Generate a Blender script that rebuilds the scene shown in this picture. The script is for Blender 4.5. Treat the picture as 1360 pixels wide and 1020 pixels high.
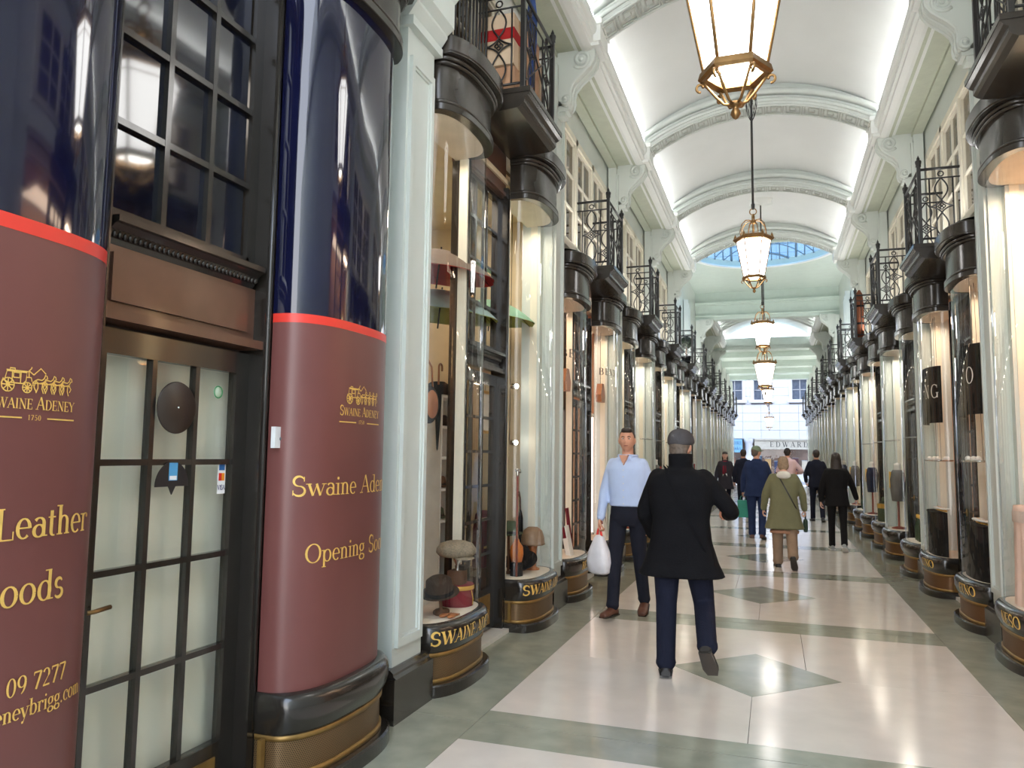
import bpy, bmesh, math, random
from mathutils import Vector, Matrix
from math import sin, cos, pi, radians, sqrt

for _o in list(bpy.data.objects):
    bpy.data.objects.remove(_o, do_unlink=True)
SC = bpy.context.scene
COL = SC.collection
random.seed(7)

# ------------------------------------------------------------------ camera
YAW, PITCH, ROLL = 0.3313, 0.0922, 0.0130
_f = Vector((-sin(YAW)*cos(PITCH), cos(YAW)*cos(PITCH), sin(PITCH)))
_r = Vector((cos(YAW), sin(YAW), 0))
_u = _r.cross(_f)
_rr = _r*cos(ROLL) + _u*sin(ROLL)
_uu = _u*cos(ROLL) - _r*sin(ROLL)
cam_d = bpy.data.cameras.new('camera')
cam_d.sensor_width = 36.0
cam_d.lens = 1008.7/1360*36
cam_d.clip_start = 0.02
cam_d.clip_end = 300
cam = bpy.data.objects.new('camera', cam_d)
COL.objects.link(cam)
_m = Matrix((_rr, _uu, -_f)).transposed().to_4x4()
_m.translation = Vector((0.165, 0, 1.6))
cam.matrix_world = _m
SC.camera = cam

# ------------------------------------------------------------------ world, exposure
W = bpy.data.worlds.new('sky')
SC.world = W
W.use_nodes = True
_bg = W.node_tree.nodes['Background']
_tc = W.node_tree.nodes.new('ShaderNodeTexCoord')
_sp = W.node_tree.nodes.new('ShaderNodeSeparateXYZ')
_rp = W.node_tree.nodes.new('ShaderNodeValToRGB')
W.node_tree.links.new(_tc.outputs['Generated'], _sp.inputs[0])
W.node_tree.links.new(_sp.outputs['Z'], _rp.inputs[0])
_rp.color_ramp.elements[0].color = (1.0, 0.985, 0.965, 1)
_rp.color_ramp.elements[1].color = (0.55, 0.72, 1.0, 1)
W.node_tree.links.new(_rp.outputs[0], _bg.inputs['Color'])
_bg.inputs['Strength'].default_value = 6.0
SC.view_settings.view_transform = 'Standard'
SC.view_settings.look = 'None'
SC.view_settings.gamma = 1
SC.view_settings.use_curve_mapping = False
SC.view_settings.exposure = 0.28
COVE_W, LANTERN_E, SHOP_W = 26.0, 8.0, 8.0

# ------------------------------------------------------------------ materials
MATS = {}
def mat(name, col, rough=0.5, metal=0.0, var=0.08, scale=6.0, bump=0.0, bscale=60.0, emit=None, es=0.0, coat=0.0, spec=0.5):
    if name in MATS:
        return MATS[name]
    m = bpy.data.materials.new(name)
    m.use_nodes = True
    nt = m.node_tree
    b = nt.nodes['Principled BSDF']
    n = nt.nodes.new('ShaderNodeTexNoise')
    n.inputs['Scale'].default_value = scale
    n.inputs['Detail'].default_value = 4
    tc = nt.nodes.new('ShaderNodeTexCoord')
    nt.links.new(tc.outputs['Object'], n.inputs['Vector'])
    r = nt.nodes.new('ShaderNodeValToRGB')
    r.color_ramp.elements[0].position = 0.3
    r.color_ramp.elements[1].position = 0.7
    r.color_ramp.elements[0].color = tuple(max(0, c*(1-var)) for c in col)+(1,)
    r.color_ramp.elements[1].color = tuple(min(1, c*(1+var)) for c in col)+(1,)
    nt.links.new(n.outputs['Fac'], r.inputs['Fac'])
    nt.links.new(r.outputs['Color'], b.inputs['Base Color'])
    b.inputs['Roughness'].default_value = rough
    b.inputs['Metallic'].default_value = metal
    b.inputs['Specular IOR Level'].default_value = spec
    b.inputs['Coat Weight'].default_value = coat
    b.inputs['Coat Roughness'].default_value = 0.08
    if bump > 0:
        n2 = nt.nodes.new('ShaderNodeTexNoise')
        n2.inputs['Scale'].default_value = bscale
        nt.links.new(tc.outputs['Object'], n2.inputs['Vector'])
        bp = nt.nodes.new('ShaderNodeBump')
        bp.inputs['Strength'].default_value = bump
        bp.inputs['Distance'].default_value = 0.01
        nt.links.new(n2.outputs['Fac'], bp.inputs['Height'])
        nt.links.new(bp.outputs['Normal'], b.inputs['Normal'])
    if emit:
        b.inputs['Emission Color'].default_value = tuple(emit)+(1,)
        b.inputs['Emission Strength'].default_value = es
    MATS[name] = m
    return m

def srgb(r, g, b):
    f = lambda c: (c/255/12.92) if c/255 <= 0.04045 else ((c/255+0.055)/1.055)**2.4
    return (f(r), f(g), f(b))

def glass(name, tint=(1, 1, 1), refl=1.0, rough=0.01):
    """thin clear pane: see-through with a Fresnel reflection"""
    m = bpy.data.materials.new(name)
    m.use_nodes = True
    nt = m.node_tree
    nt.nodes.remove(nt.nodes['Principled BSDF'])
    out = nt.nodes['Material Output']
    t = nt.nodes.new('ShaderNodeBsdfTransparent')
    t.inputs['Color'].default_value = tuple(tint)+(1,)
    g = nt.nodes.new('ShaderNodeBsdfGlossy')
    g.inputs['Roughness'].default_value = rough
    fr = nt.nodes.new('ShaderNodeFresnel')
    fr.inputs['IOR'].default_value = 1.5
    mu = nt.nodes.new('ShaderNodeMath')
    mu.operation = 'MULTIPLY'
    mu.inputs[1].default_value = refl
    mu.use_clamp = True
    ge = nt.nodes.new('ShaderNodeNewGeometry')
    inv = nt.nodes.new('ShaderNodeMath')
    inv.operation = 'SUBTRACT'
    inv.inputs[0].default_value = 1.0
    nt.links.new(ge.outputs['Backfacing'], inv.inputs[1])
    m2 = nt.nodes.new('ShaderNodeMath')
    m2.operation = 'MULTIPLY'
    nt.links.new(fr.outputs[0], m2.inputs[0])
    nt.links.new(inv.outputs[0], m2.inputs[1])
    nt.links.new(m2.outputs[0], mu.inputs[0])
    mx = nt.nodes.new('ShaderNodeMixShader')
    nt.links.new(mu.outputs[0], mx.inputs[0])
    nt.links.new(t.outputs[0], mx.inputs[1])
    nt.links.new(g.outputs[0], mx.inputs[2])
    nt.links.new(mx.outputs[0], out.inputs['Surface'])
    MATS[name] = m
    return m

def grid_mat(name, c1, c2, scale, rough=0.4, metal=0.5):
    """fine woven brass grille"""
    m = mat(name, c1, rough, metal)
    nt = m.node_tree
    b = nt.nodes['Principled BSDF']
    tc = nt.nodes.new('ShaderNodeUVMap')
    br = nt.nodes.new('ShaderNodeTexBrick')
    br.offset = 0.5
    br.inputs['Color1'].default_value = tuple(c2)+(1,)
    br.inputs['Color2'].default_value = tuple(c2)+(1,)
    br.inputs['Mortar'].default_value = tuple(c1)+(1,)
    br.inputs['Scale'].default_value = scale
    br.inputs['Mortar Size'].default_value = 0.03
    br.inputs['Brick Width'].default_value = 0.12
    br.inputs['Row Height'].default_value = 0.12
    nt.links.new(tc.outputs[0], br.inputs['Vector'])
    nt.links.new(br.outputs['Color'], b.inputs['Base Color'])
    return m

M_BLACK = mat('black_gloss_paint', srgb(40, 36, 32), 0.22, var=0.15, coat=0.4)
M_BRONZE = mat('bronze_black_paint', srgb(50, 45, 40), 0.24, var=0.2, coat=0.2)
M_BROWN = mat('brown_gloss_panel', srgb(96, 66, 52), 0.3, var=0.25, scale=3, coat=0.3)
M_IRON = mat('wrought_iron', srgb(34, 33, 33), 0.35, var=0.2)
M_SAGE = mat('sage_paint', srgb(206, 212, 206), 0.4, var=0.04, scale=2)
M_SAGED = mat('sage_green_soffit', srgb(182, 188, 170), 0.55, var=0.05, scale=8, bump=0.5, bscale=25)
M_WHITE = mat('white_plaster', srgb(232, 235, 232), 0.55, var=0.02, scale=2)
M_VAULT = mat('vault_plaster', srgb(226, 228, 227), 0.6, var=0.025, scale=1.5)
M_CREAM = mat('cream_paint', srgb(228, 222, 204), 0.4, var=0.04)
M_BRASS = mat('aged_brass', srgb(150, 116, 74), 0.34, 0.85, var=0.25, scale=15)
M_BRASSD = mat('dull_brass_frame', srgb(150, 118, 66), 0.4, 0.6, var=0.2, scale=15)
M_GOLD = mat('gold_lettering', srgb(238, 196, 104), 0.4, 0.2, var=0.1, scale=30)
M_GRILLE = grid_mat('woven_brass_grille', srgb(126, 100, 68), srgb(44, 32, 22), 14)
M_GRILLEB = grid_mat('copper_brown_grille', srgb(120, 86, 54), srgb(88, 60, 38), 14)
M_BURG = mat('burgundy_vinyl', srgb(112, 66, 62), 0.36, var=0.05, scale=3)
M_NAVY = mat('navy_gloss_vinyl', srgb(17, 19, 46), 0.05, var=0.25, scale=2, coat=0.5)
M_RED = mat('red_stripe', srgb(226, 60, 48), 0.35, var=0.05)
M_GREEN = mat('green_floor_stone', srgb(150, 152, 136), 0.13, var=0.14, scale=5)
M_PALE = mat('pale_floor_stone', srgb(216, 208, 198), 0.14, var=0.05, scale=4)
M_STEP = mat('white_marble_step', srgb(222, 220, 212), 0.3, var=0.05)
M_SHOPWALL = mat('cream_shop_wall', srgb(226, 206, 172), 0.6, var=0.05)
M_BLUSH = mat('blush_shop_wall', srgb(222, 180, 150), 0.6, var=0.05)
M_SHOPDARK = mat('dark_shop_wall', srgb(46, 40, 36), 0.6, var=0.2)
M_DECK = mat('cream_display_cloth', srgb(226, 214, 196), 0.8, var=0.05)
M_GLASS = glass('window_glass', (0.97, 0.98, 0.97), 1.0)
M_GLASSU = glass('upper_window_glass', (0.55, 0.5, 0.44), 1.2)
M_NAVYG = mat('dark_blue_pane', srgb(16, 19, 34), 0.05, var=0.4, scale=3, coat=0.6)

# ------------------------------------------------------------------ mesh builder
class MB:
    def __init__(self):
        self.v, self.f, self.mi, self.sm, self.uv = [], [], [], [], {}
        self.m, self.s = 0, False
    def add(self, vs, fs, smooth=None):
        b = len(self.v)
        self.v += [tuple(p) for p in vs]
        s = self.s if smooth is None else smooth
        for f in fs:
            self.f.append([i+b for i in f]); self.mi.append(self.m); self.sm.append(s)
        return b
    def box(self, x0, x1, y0, y1, z0, z1):
        if x0 > x1: x0, x1 = x1, x0
        if y0 > y1: y0, y1 = y1, y0
        if z0 > z1: z0, z1 = z1, z0
        vs = [(x0,y0,z0),(x1,y0,z0),(x1,y1,z0),(x0,y1,z0),(x0,y0,z1),(x1,y0,z1),(x1,y1,z1),(x0,y1,z1)]
        self.add(vs, [(0,3,2,1),(4,5,6,7),(0,1,5,4),(1,2,6,5),(2,3,7,6),(3,0,4,7)], False)
    def cbox(self, c, size, rot=None, taper=1.0):
        hx, hy, hz = [q/2 for q in size]
        vs = []
        for z, t in ((-hz, 1), (hz, taper)):
            for x, y in ((-hx,-hy),(hx,-hy),(hx,hy),(-hx,hy)):
                p = Vector((x*t, y*t, z))
                if rot is not None: p = rot @ p
                vs.append(p+Vector(c))
        self.add(vs, [(0,3,2,1),(4,5,6,7),(0,1,5,4),(1,2,6,5),(2,3,7,6),(3,0,4,7)], False)
    def prism(self, poly, axis, a0, a1):
        """poly: 2D points; axis 'x','y','z' extruded a0..a1"""
        n = len(poly)
        def P(p, a):
            return {'x': (a, p[0], p[1]), 'y': (p[0], a, p[1]), 'z': (p[0], p[1], a)}[axis]
        vs = [P(p, a0) for p in poly]+[P(p, a1) for p in poly]
        fs = [tuple(range(n))[::-1], tuple(range(n, 2*n))]
        fs += [(i, (i+1) % n, n+(i+1) % n, n+i) for i in range(n)]
        self.add(vs, fs)
    def grid(self, rows, closed_u=False, closed_v=False, smooth=True):
        """rows: list of lists of points"""
        R, Cn = len(rows), len(rows[0])
        vs = [p for r in rows for p in r]
        fs = []
        for i in range(R if closed_v else R-1):
            for j in range(Cn if closed_u else Cn-1):
                fs.append((i*Cn+j, i*Cn+(j+1) % Cn, ((i+1) % R)*Cn+(j+1) % Cn, ((i+1) % R)*Cn+j))
        return self.add(vs, fs, smooth)
    def tube(self, pts, r, n=6, cap=True, closed=False, flat=None):
        pts = [Vector(p) for p in pts]
        N = len(pts)
        rs = r if isinstance(r, (list, tuple)) else [r]*N
        rows = []
        prev = None
        for i, p in enumerate(pts):
            if closed: t = pts[(i+1) % N]-pts[i-1]
            else: t = pts[min(i+1, N-1)]-pts[max(i-1, 0)]
            if t.length < 1e-9: t = Vector((0, 0, 1))
            t.normalize()
            if prev is None:
                a = Vector((0, 0, 1)) if abs(t.z) < 0.9 else Vector((1, 0, 0))
                nx = t.cross(a).normalized()
            else:
                nx = (prev-t*prev.dot(t))
                nx = nx.normalized() if nx.length > 1e-6 else t.orthogonal().normalized()
            prev = nx
            ny = t.cross(nx)
            k = flat or 1.0
            rows.append([p+nx*(rs[i]*cos(2*pi*j/n))+ny*(rs[i]*k*sin(2*pi*j/n)) for j in range(n)])
        b = self.grid(rows, closed_u=True, closed_v=closed, smooth=True)
        if cap and not closed:
            self.f.append([b+j for j in range(n)][::-1]); self.mi.append(self.m); self.sm.append(False)
            self.f.append([b+(N-1)*n+j for j in range(n)]); self.mi.append(self.m); self.sm.append(False)
    def lathe(self, prof, c=(0, 0, 0), n=16, smooth=True, axis=None):
        """prof: (r, z)"""
        c = Vector(c)
        rows = []
        for r, z in prof:
            row = []
            for j in range(n):
                p = Vector((max(r, 1e-4)*cos(2*pi*j/n), max(r, 1e-4)*sin(2*pi*j/n), z))
                if axis is not None: p = axis @ p
                row.append(p+c)
            rows.append(row)
        self.grid(rows, closed_u=True, smooth=smooth)
    def ball(self, c, r, n=12, m=8, rot=None):
        rx, ry, rz = r if isinstance(r, (tuple, list)) else (r, r, r)
        c = Vector(c)
        rows = []
        for i in range(m+1):
            t = -pi/2+pi*i/m
            row = []
            for j in range(n):
                p = Vector((rx*max(cos(t), 1e-4)*cos(2*pi*j/n), ry*max(cos(t), 1e-4)*sin(2*pi*j/n), rz*sin(t)))
                if rot is not None: p = rot @ p
                row.append(p+c)
            rows.append(row)
        self.grid(rows, closed_u=True)
    def mesh(self, name, mats, uv=None):
        me = bpy.data.meshes.new(name)
        me.from_pydata(self.v, [], self.f)
        for m in (mats if isinstance(mats, (list, tuple)) else [mats]):
            me.materials.append(m)
        me.polygons.foreach_set('material_index', self.mi)
        me.polygons.foreach_set('use_smooth', self.sm)
        if uv:
            l = me.uv_layers.new(name='UVMap')
            for lp in me.loops:
                l.data[lp.index].uv = uv(self.v[lp.vertex_index])
        me.update()
        return me
    def build(self, name, mats, parent=None, loc=(0, 0, 0), rz=0.0, uv=None):
        return link(name, self.mesh(name, mats, uv), parent, loc, rz)

def link(name, me, parent=None, loc=(0, 0, 0), rz=0.0):
    o = bpy.data.objects.new(name, me)
    COL.objects.link(o)
    o.location = loc
    o.rotation_euler = (0, 0, rz)
    if parent is not None: o.parent = parent
    return o
def tag(o, label=None, cat=None, group=None, kind=None):
    if label: o['label'] = label
    if cat: o['category'] = cat
    if group: o['group'] = group
    if kind: o['kind'] = kind
    return o
def thing(name, label, cat, loc=(0, 0, 0), rz=0.0, group=None):
    o = link(name, None, None, loc, rz)
    return tag(o, label, cat, group, 'thing')
def struct(o):
    o['kind'] = 'structure'
    return o
def copy_tree(o, parent=None):
    c = o.copy()
    COL.objects.link(c)
    if parent is not None: c.parent = parent
    for ch in list(o.children): copy_tree(ch, c)
    return c
def kids(o):
    return list(o.children)

# ------------------------------------------------------------------ stroke lettering (drawn serif letters)
TH, TN = 0.145, 0.05
GL = {
'A': (.82, [('l',.07,0,.41,1,TN),('l',.41,1,.75,0,TH),('l',.19,.36,.61,.36),('s',.07,0),('s',.75,0)]),
'B': (.72, [('l',.17,0,.17,1),('l',.17,1,.36,1),('l',.17,.52,.38,.52),('l',.17,0,.38,0),('a',.36,.76,.22,.24,-90,90),('a',.38,.26,.26,.26,-90,90),('s',.14,0),('s',.14,1)]),
'C': (.78, [('a',.43,.5,.36,.5,48,312),('l',.68,.98,.68,.72,TN)]),
'D': (.84, [('l',.17,0,.17,1),('l',.17,1,.36,1),('l',.17,0,.36,0),('a',.36,.5,.4,.5,-90,90),('s',.14,0),('s',.14,1)]),
'E': (.72, [('l',.17,0,.17,1),('l',.17,1,.6,1),('l',.17,.52,.5,.52),('l',.17,0,.64,0),('l',.6,1.02,.6,.8,TN),('l',.64,-.02,.64,.22,TN),('l',.5,.6,.5,.43,TN),('s',.14,0),('s',.14,1)]),
'F': (.66, [('l',.17,0,.17,1),('l',.17,1,.6,1),('l',.17,.52,.5,.52),('l',.6,1.02,.6,.8,TN),('s',.17,0),('s',.14,1)]),
'G': (.88, [('a',.45,.5,.38,.5,48,318),('l',.73,.02,.73,.4),('s',.73,.4),('l',.72,.98,.72,.74,TN)]),
'H': (.88, [('l',.17,0,.17,1),('l',.71,0,.71,1),('l',.17,.5,.71,.5),('s',.17,0),('s',.17,1),('s',.71,0),('s',.71,1)]),
'I': (.38, [('l',.19,0,.19,1),('s',.19,0),('s',.19,1)]),
'K': (.84, [('l',.17,0,.17,1),('l',.17,.4,.66,1,TN),('l',.3,.55,.74,0,TH),('s',.17,0),('s',.17,1),('s',.66,1),('s',.72,0)]),
'L': (.68, [('l',.17,0,.17,1),('l',.17,0,.62,0),('l',.62,-.02,.62,.26,TN),('s',.14,0),('s',.17,1)]),
'M': (1.0, [('l',.12,0,.15,1,TN),('l',.15,1,.48,.06,TH),('l',.48,.06,.82,1,TN),('l',.82,1,.85,0,TH),('s',.12,0),('s',.13,1),('s',.85,0),('s',.86,1)]),
'N': (.86, [('l',.14,0,.14,1,TN),('l',.14,1,.72,0,TH),('l',.72,0,.72,1,TN),('s',.14,0),('s',.12,1),('s',.72,1)]),
'O': (.88, [('a',.44,.5,.37,.5,0,360)]),
'P': (.68, [('l',.17,0,.17,1),('l',.17,1,.36,1),('l',.17,.48,.36,.48),('a',.36,.74,.25,.26,-90,90),('s',.17,0),('s',.14,1)]),
'R': (.8, [('l',.17,0,.17,1),('l',.17,1,.36,1),('l',.17,.5,.38,.5),('a',.36,.75,.24,.25,-90,90),('l',.38,.5,.72,0,TH),('s',.17,0),('s',.14,1),('s',.74,0)]),
'S': (.66, [('a',.33,.75,.22,.25,25,270,1),('a',.33,.25,.25,.25,90,-155,1),('l',.54,.98,.54,.74,TN),('l',.09,.02,.09,.28,TN)]),
'T': (.74, [('l',.37,0,.37,1),('l',.05,1,.69,1),('l',.05,1.02,.05,.8,TN),('l',.69,1.02,.69,.8,TN),('s',.37,0)]),
'U': (.84, [('l',.17,1,.17,.35),('a',.42,.35,.25,.35,180,360),('l',.67,.35,.67,1,TN),('s',.17,1),('s',.67,1)]),
'V': (.8, [('l',.06,1,.4,0,TH),('l',.4,0,.72,1,TN),('s',.06,1),('s',.72,1)]),
'W': (1.12, [('l',.07,1,.34,0,TH),('l',.34,0,.56,.92,TN),('l',.54,1,.8,0,TH),('l',.8,0,1.06,1,TN),('s',.07,1),('s',1.06,1),('s',.54,1)]),
'X': (.76, [('l',.08,1,.68,0,TH),('l',.66,1,.1,0,TN)]),
'Y': (.8, [('l',.06,1,.4,.46,TH),('l',.73,1,.4,.46,TN),('l',.4,.48,.4,0),('s',.06,1),('s',.73,1),('s',.4,0)]),
'a': (.56, [('a',.27,.45,.18,.18,0,150),('l',.45,.47,.45,.02),('a',.26,.2,.19,.2,0,360),('s',.48,.01)]),
'b': (.62, [('l',.14,0,.14,1),('a',.32,.32,.21,.32,0,360),('s',.1,1)]),
'c': (.52, [('a',.3,.32,.23,.32,45,315),('d',.44,.5)]),
'd': (.62, [('l',.48,0,.48,1),('a',.29,.32,.21,.32,0,360),('s',.42,1),('s',.52,0)]),
'e': (.56, [('a',.28,.32,.22,.32,0,315),('l',.06,.34,.5,.34)]),
'f': (.36, [('l',.15,0,.15,.8),('a',.3,.8,.15,.18,180,40),('l',.02,.62,.32,.62),('s',.15,0)]),
'g': (.56, [('a',.25,.42,.18,.21,0,360),('a',.27,-.12,.22,.16,0,360),('l',.14,.24,.12,.06,TN),('l',.36,.6,.52,.62)]),
'h': (.64, [('l',.14,0,.14,1),('a',.31,.42,.17,.21,180,0),('l',.48,.43,.48,0),('s',.14,0),('s',.48,0),('s',.1,1)]),
'i': (.32, [('l',.16,0,.16,.62),('d',.16,.88),('s',.16,0),('s',.12,.62)]),
'k': (.6, [('l',.14,0,.14,1),('l',.14,.26,.46,.62,TN),('l',.24,.36,.52,0,TH),('s',.14,0),('s',.1,1),('s',.5,0)]),
'l': (.32, [('l',.16,0,.16,1),('s',.16,0),('s',.12,1)]),
'm': (.94, [('l',.14,0,.14,.62),('a',.29,.42,.15,.21,180,0),('l',.44,.43,.44,0),('a',.6,.42,.16,.21,180,0),('l',.76,.43,.76,0),('s',.14,0),('s',.44,0),('s',.76,0),('s',.1,.62)]),
'n': (.64, [('l',.14,0,.14,.62),('a',.31,.42,.17,.21,180,0),('l',.48,.43,.48,0),('s',.14,0),('s',.48,0),('s',.1,.62)]),
'o': (.6, [('a',.3,.32,.23,.32,0,360)]),
'p': (.64, [('l',.14,-.3,.14,.62),('a',.34,.32,.21,.32,0,360),('s',.14,-.3),('s',.1,.62)]),
'r': (.46, [('l',.14,0,.14,.62),('a',.3,.42,.16,.2,180,50),('d',.41,.54),('s',.14,0),('s',.1,.62)]),
's': (.46, [('a',.23,.48,.14,.16,25,270,1),('a',.23,.16,.16,.16,90,-155,1)]),
't': (.38, [('l',.17,.12,.17,.84),('l',.03,.62,.34,.62),('a',.29,.14,.12,.14,180,290)]),
'u': (.62, [('l',.13,.62,.13,.2),('a',.3,.2,.17,.2,180,360),('l',.47,0,.47,.62),('s',.1,.62),('s',.43,.62)]),
'w': (.88, [('l',.06,.62,.26,0,TH),('l',.26,0,.43,.56,TN),('l',.42,.62,.62,0,TH),('l',.62,0,.82,.62,TN),('s',.06,.62),('s',.82,.62)]),
'y': (.58, [('l',.06,.62,.28,.02,TH),('l',.52,.62,.2,-.28,TN),('d',.15,-.27),('s',.06,.62),('s',.52,.62)]),
'0': (.6, [('a',.3,.48,.22,.48,0,360)]),
'1': (.44, [('l',.23,0,.23,.96),('l',.08,.82,.23,.96,TN),('s',.23,0)]),
'2': (.6, [('a',.28,.7,.2,.26,160,-35),('l',.45,.55,.1,.05,TN),('l',.08,.05,.54,.05,.1)]),
'4': (.6, [('l',.4,0,.4,.96),('l',.4,.96,.06,.28,TN),('l',.06,.28,.56,.28)]),
'5': (.58, [('l',.16,.94,.5,.94,.09),('l',.17,.94,.13,.52,TN),('a',.27,.28,.24,.28,125,-140)]),
'7': (.58, [('l',.06,.92,.54,.92,.1),('l',.53,.92,.22,0,TH),('l',.06,.94,.06,.76,TN)]),
'9': (.6, [('a',.3,.66,.22,.3,0,360),('a',.2,.62,.32,.62,0,-75)]),
'.': (.26, [('d',.13,.04)]), '-': (.4, [('l',.06,.3,.34,.3)]), ',': (.26, [('d',.13,.02)]),
"&": (.86, [('a',.36,.78,.16,.2,-40,220),('l',.24,.66,.74,0,TH),('a',.36,.25,.28,.26,140,330),('l',.6,.12,.74,.5,TN)]),
}
def ribbon(mb, pts, ws, mp):
    """flat stroke through 2D pts with widths ws, mapped by mp(u,v)"""
    n = len(pts)
    L, R = [], []
    for i in range(n):
        a, b = pts[max(i-1, 0)], pts[min(i+1, n-1)]
        dx, dy = b[0]-a[0], b[1]-a[1]
        l = math.hypot(dx, dy) or 1
        nx, ny = -dy/l*ws[i]/2, dx/l*ws[i]/2
        L.append(mp(pts[i][0]+nx, pts[i][1]+ny)); R.append(mp(pts[i][0]-nx, pts[i][1]-ny))
    mb.add(L+R, [(i, n+i, n+i+1, i+1) for i in range(n-1)], False)
def text_width(s, size, sp=0.0):
    return sum((GL[c][0] if c in GL else .34)+sp for c in s)*size
def write(mb, s, size, u0, v0, mp, align='c', sp=0.02, bold=1.0, xs=1.0, small=None):
    """letters drawn as strokes; mp maps (u,v) to a surface point. small: size of all but the first letter of a word (small caps)"""
    def wd(c, sz): return ((GL[c][0] if c in GL else .34)+sp)*sz*xs
    szs = []
    for i, c in enumerate(s):
        first = (i == 0 or s[i-1] == ' ')
        szs.append(size if (first or not small) else small)
    tot = sum(wd(c, z) for c, z in zip(s, szs))
    u = u0-tot/2 if align == 'c' else (u0-tot if align == 'r' else u0)
    for c, z in zip(s, szs):
        if c in GL:
            for st in GL[c][1]:
                def T(x, y): return (u+x*z*xs, v0+y*z)
                if st[0] == 'l':
                    x0, y0, x1, y1 = st[1:5]
                    ang = math.atan2(y1-y0, x1-x0)
                    w = st[5] if len(st) > 5 else TN+(TH-TN)*abs(sin(ang))**1.5
                    k = 5
                    ribbon(mb, [T(x0+(x1-x0)*i/k, y0+(y1-y0)*i/k) for i in range(k+1)], [w*z*bold]*(k+1), mp)
                elif st[0] == 'a':
                    cx, cy, rx, ry, a0, a1 = st[1:7]
                    k = max(6, int(abs(a1-a0)/20))
                    P, Ws = [], []
                    for i in range(k+1):
                        a = radians(a0+(a1-a0)*i/k)
                        P.append(T(cx+rx*cos(a), cy+ry*sin(a)))
                        if len(st) > 7: w = TN+(TH-TN)*abs(sin(pi*i/k))*.9
                        else: w = TN+(TH-TN)*abs(cos(a))**1.5
                        Ws.append(w*z*bold)
                    ribbon(mb, P, Ws, mp)
                elif st[0] == 's':
                    x, y = st[1], st[2]
                    dy = .018 if y < .3 else -.018
                    ribbon(mb, [T(x-.13, y+dy), T(x+.13, y+dy)], [.045*z*bold]*2, mp)
                elif st[0] == 'd':
                    x, y = st[1], st[2]
                    ribbon(mb, [T(x-.07, y), T(x-.04, y), T(x+.04, y), T(x+.07, y)], [.05*z, .14*z, .14*z, .05*z], mp)
        u += wd(c, z)
    return tot
# ------------------------------------------------------------------ layout of the arcade
S = 3.455
def PY(k): return 4.42+S*(k-1)
def BC(k): return PY(k-1)+S/2
def tall(k): return k <= 2
def HG(k): return 4.02 if tall(k) else 3.37
XW = 2.17                      # distance of the bow wall plane from the centre line
BA, BB, BT = 0.458, 0.248, 0.978
def BY(s, k, t=0): return BC(k)-((.08 if t >= 0 else .13) if (s < 0 and k == 1) else 0)
ENDK = 13
SIDES = ((-1, 'left'), (1, 'right'))
def loc_of(s, d, y): return (s*d, y, 0)
def rz_of(s): return 0.0 if s < 0 else pi

# ------------------------------------------------------------------ floor
flo = struct(link('floor', None))
def slab(poly, m, name, z=0.0):
    mb = MB(); mb.prism(poly, 'z', -.06, z)
    return mb.build(name, m, flo)
J = .003
mb = MB(); mb.box(-2.5, 2.5, -6, PY(ENDK)+.4, -.1, -.05)
mb.build('screed_bed', mat('dark_joint', srgb(84, 84, 72), 0.8), flo)
PW = 1.545
for k in range(0, ENDK+1):
    y0, y1 = PY(k-1)+J, PY(k)-J
    a0, a1 = PY(k-1)+.205, PY(k)-.3
    for s in (-1, 1):
        slab([(s*PW+J*s, y0), (s*2.6, y0), (s*2.6, y1), (s*PW+J*s, y1)][::s], M_GREEN, 'green_border_slab')
    slab([(-PW, y0), (PW, y0), (PW, a0), (-PW, a0)], M_GREEN, 'green_band_slab')
    slab([(-PW, a1), (PW, a1), (PW, y1), (-PW, y1)], M_GREEN, 'green_band_slab')
    yc = (a0+a1)/2
    dl, dw = .59, .6
    slab([(0, yc-dl), (dw, yc), (0, yc+dl), (-dw, yc)], M_GREEN, 'diamond_inlay', 0.001)
    j = J*.6
    if k <= 6:
        b0, b1 = a0+.002, a1-.002
        X0 = .37 if k % 2 == 0 else -.3
        yx = yc+dl*(1-abs(X0)/dw)
        slab([(-PW, b0), (-j, b0), (-j, yc-dl-j), (-dw-j, yc-j), (-PW, yc-j)], M_PALE, 'pale_slab')
        slab([(j, b0), (PW, b0), (PW, yc-j), (dw+j, yc-j), (j, yc-dl-j)], M_PALE, 'pale_slab')
        if X0 > 0:
            slab([(-PW, yc+j), (-dw-j, yc+j), (0, yc+dl+j), (X0-j, yx+j), (X0-j, b1), (-PW, b1)], M_PALE, 'pale_slab')
            slab([(X0+j, yx+j), (dw+j, yc+j), (PW, yc+j), (PW, b1), (X0+j, b1)], M_PALE, 'pale_slab')
        else:
            slab([(-PW, yc+j), (-dw-j, yc+j), (X0-j, yx+j), (X0-j, b1), (-PW, b1)], M_PALE, 'pale_slab')
            slab([(X0+j, yx+j), (0, yc+dl+j), (dw+j, yc+j), (PW, yc+j), (PW, b1), (X0+j, b1)], M_PALE, 'pale_slab')
    else:
        mb = MB()
        for q in ([(-PW, a0), (0, a0), (0, yc-dl-j), (-dw-j, yc), (-PW, yc)], [(0, a0), (PW, a0), (PW, yc), (dw+j, yc), (0, yc-dl-j)],
                  [(-PW, yc), (-dw-j, yc), (0, yc+dl+j), (0, a1), (-PW, a1)], [(0, yc+dl+j), (dw+j, yc), (PW, yc), (PW, a1), (0, a1)]):
            mb.prism(q, 'z', -.06, 0)
        mb.build('pale_slab', M_PALE, flo)

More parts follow.
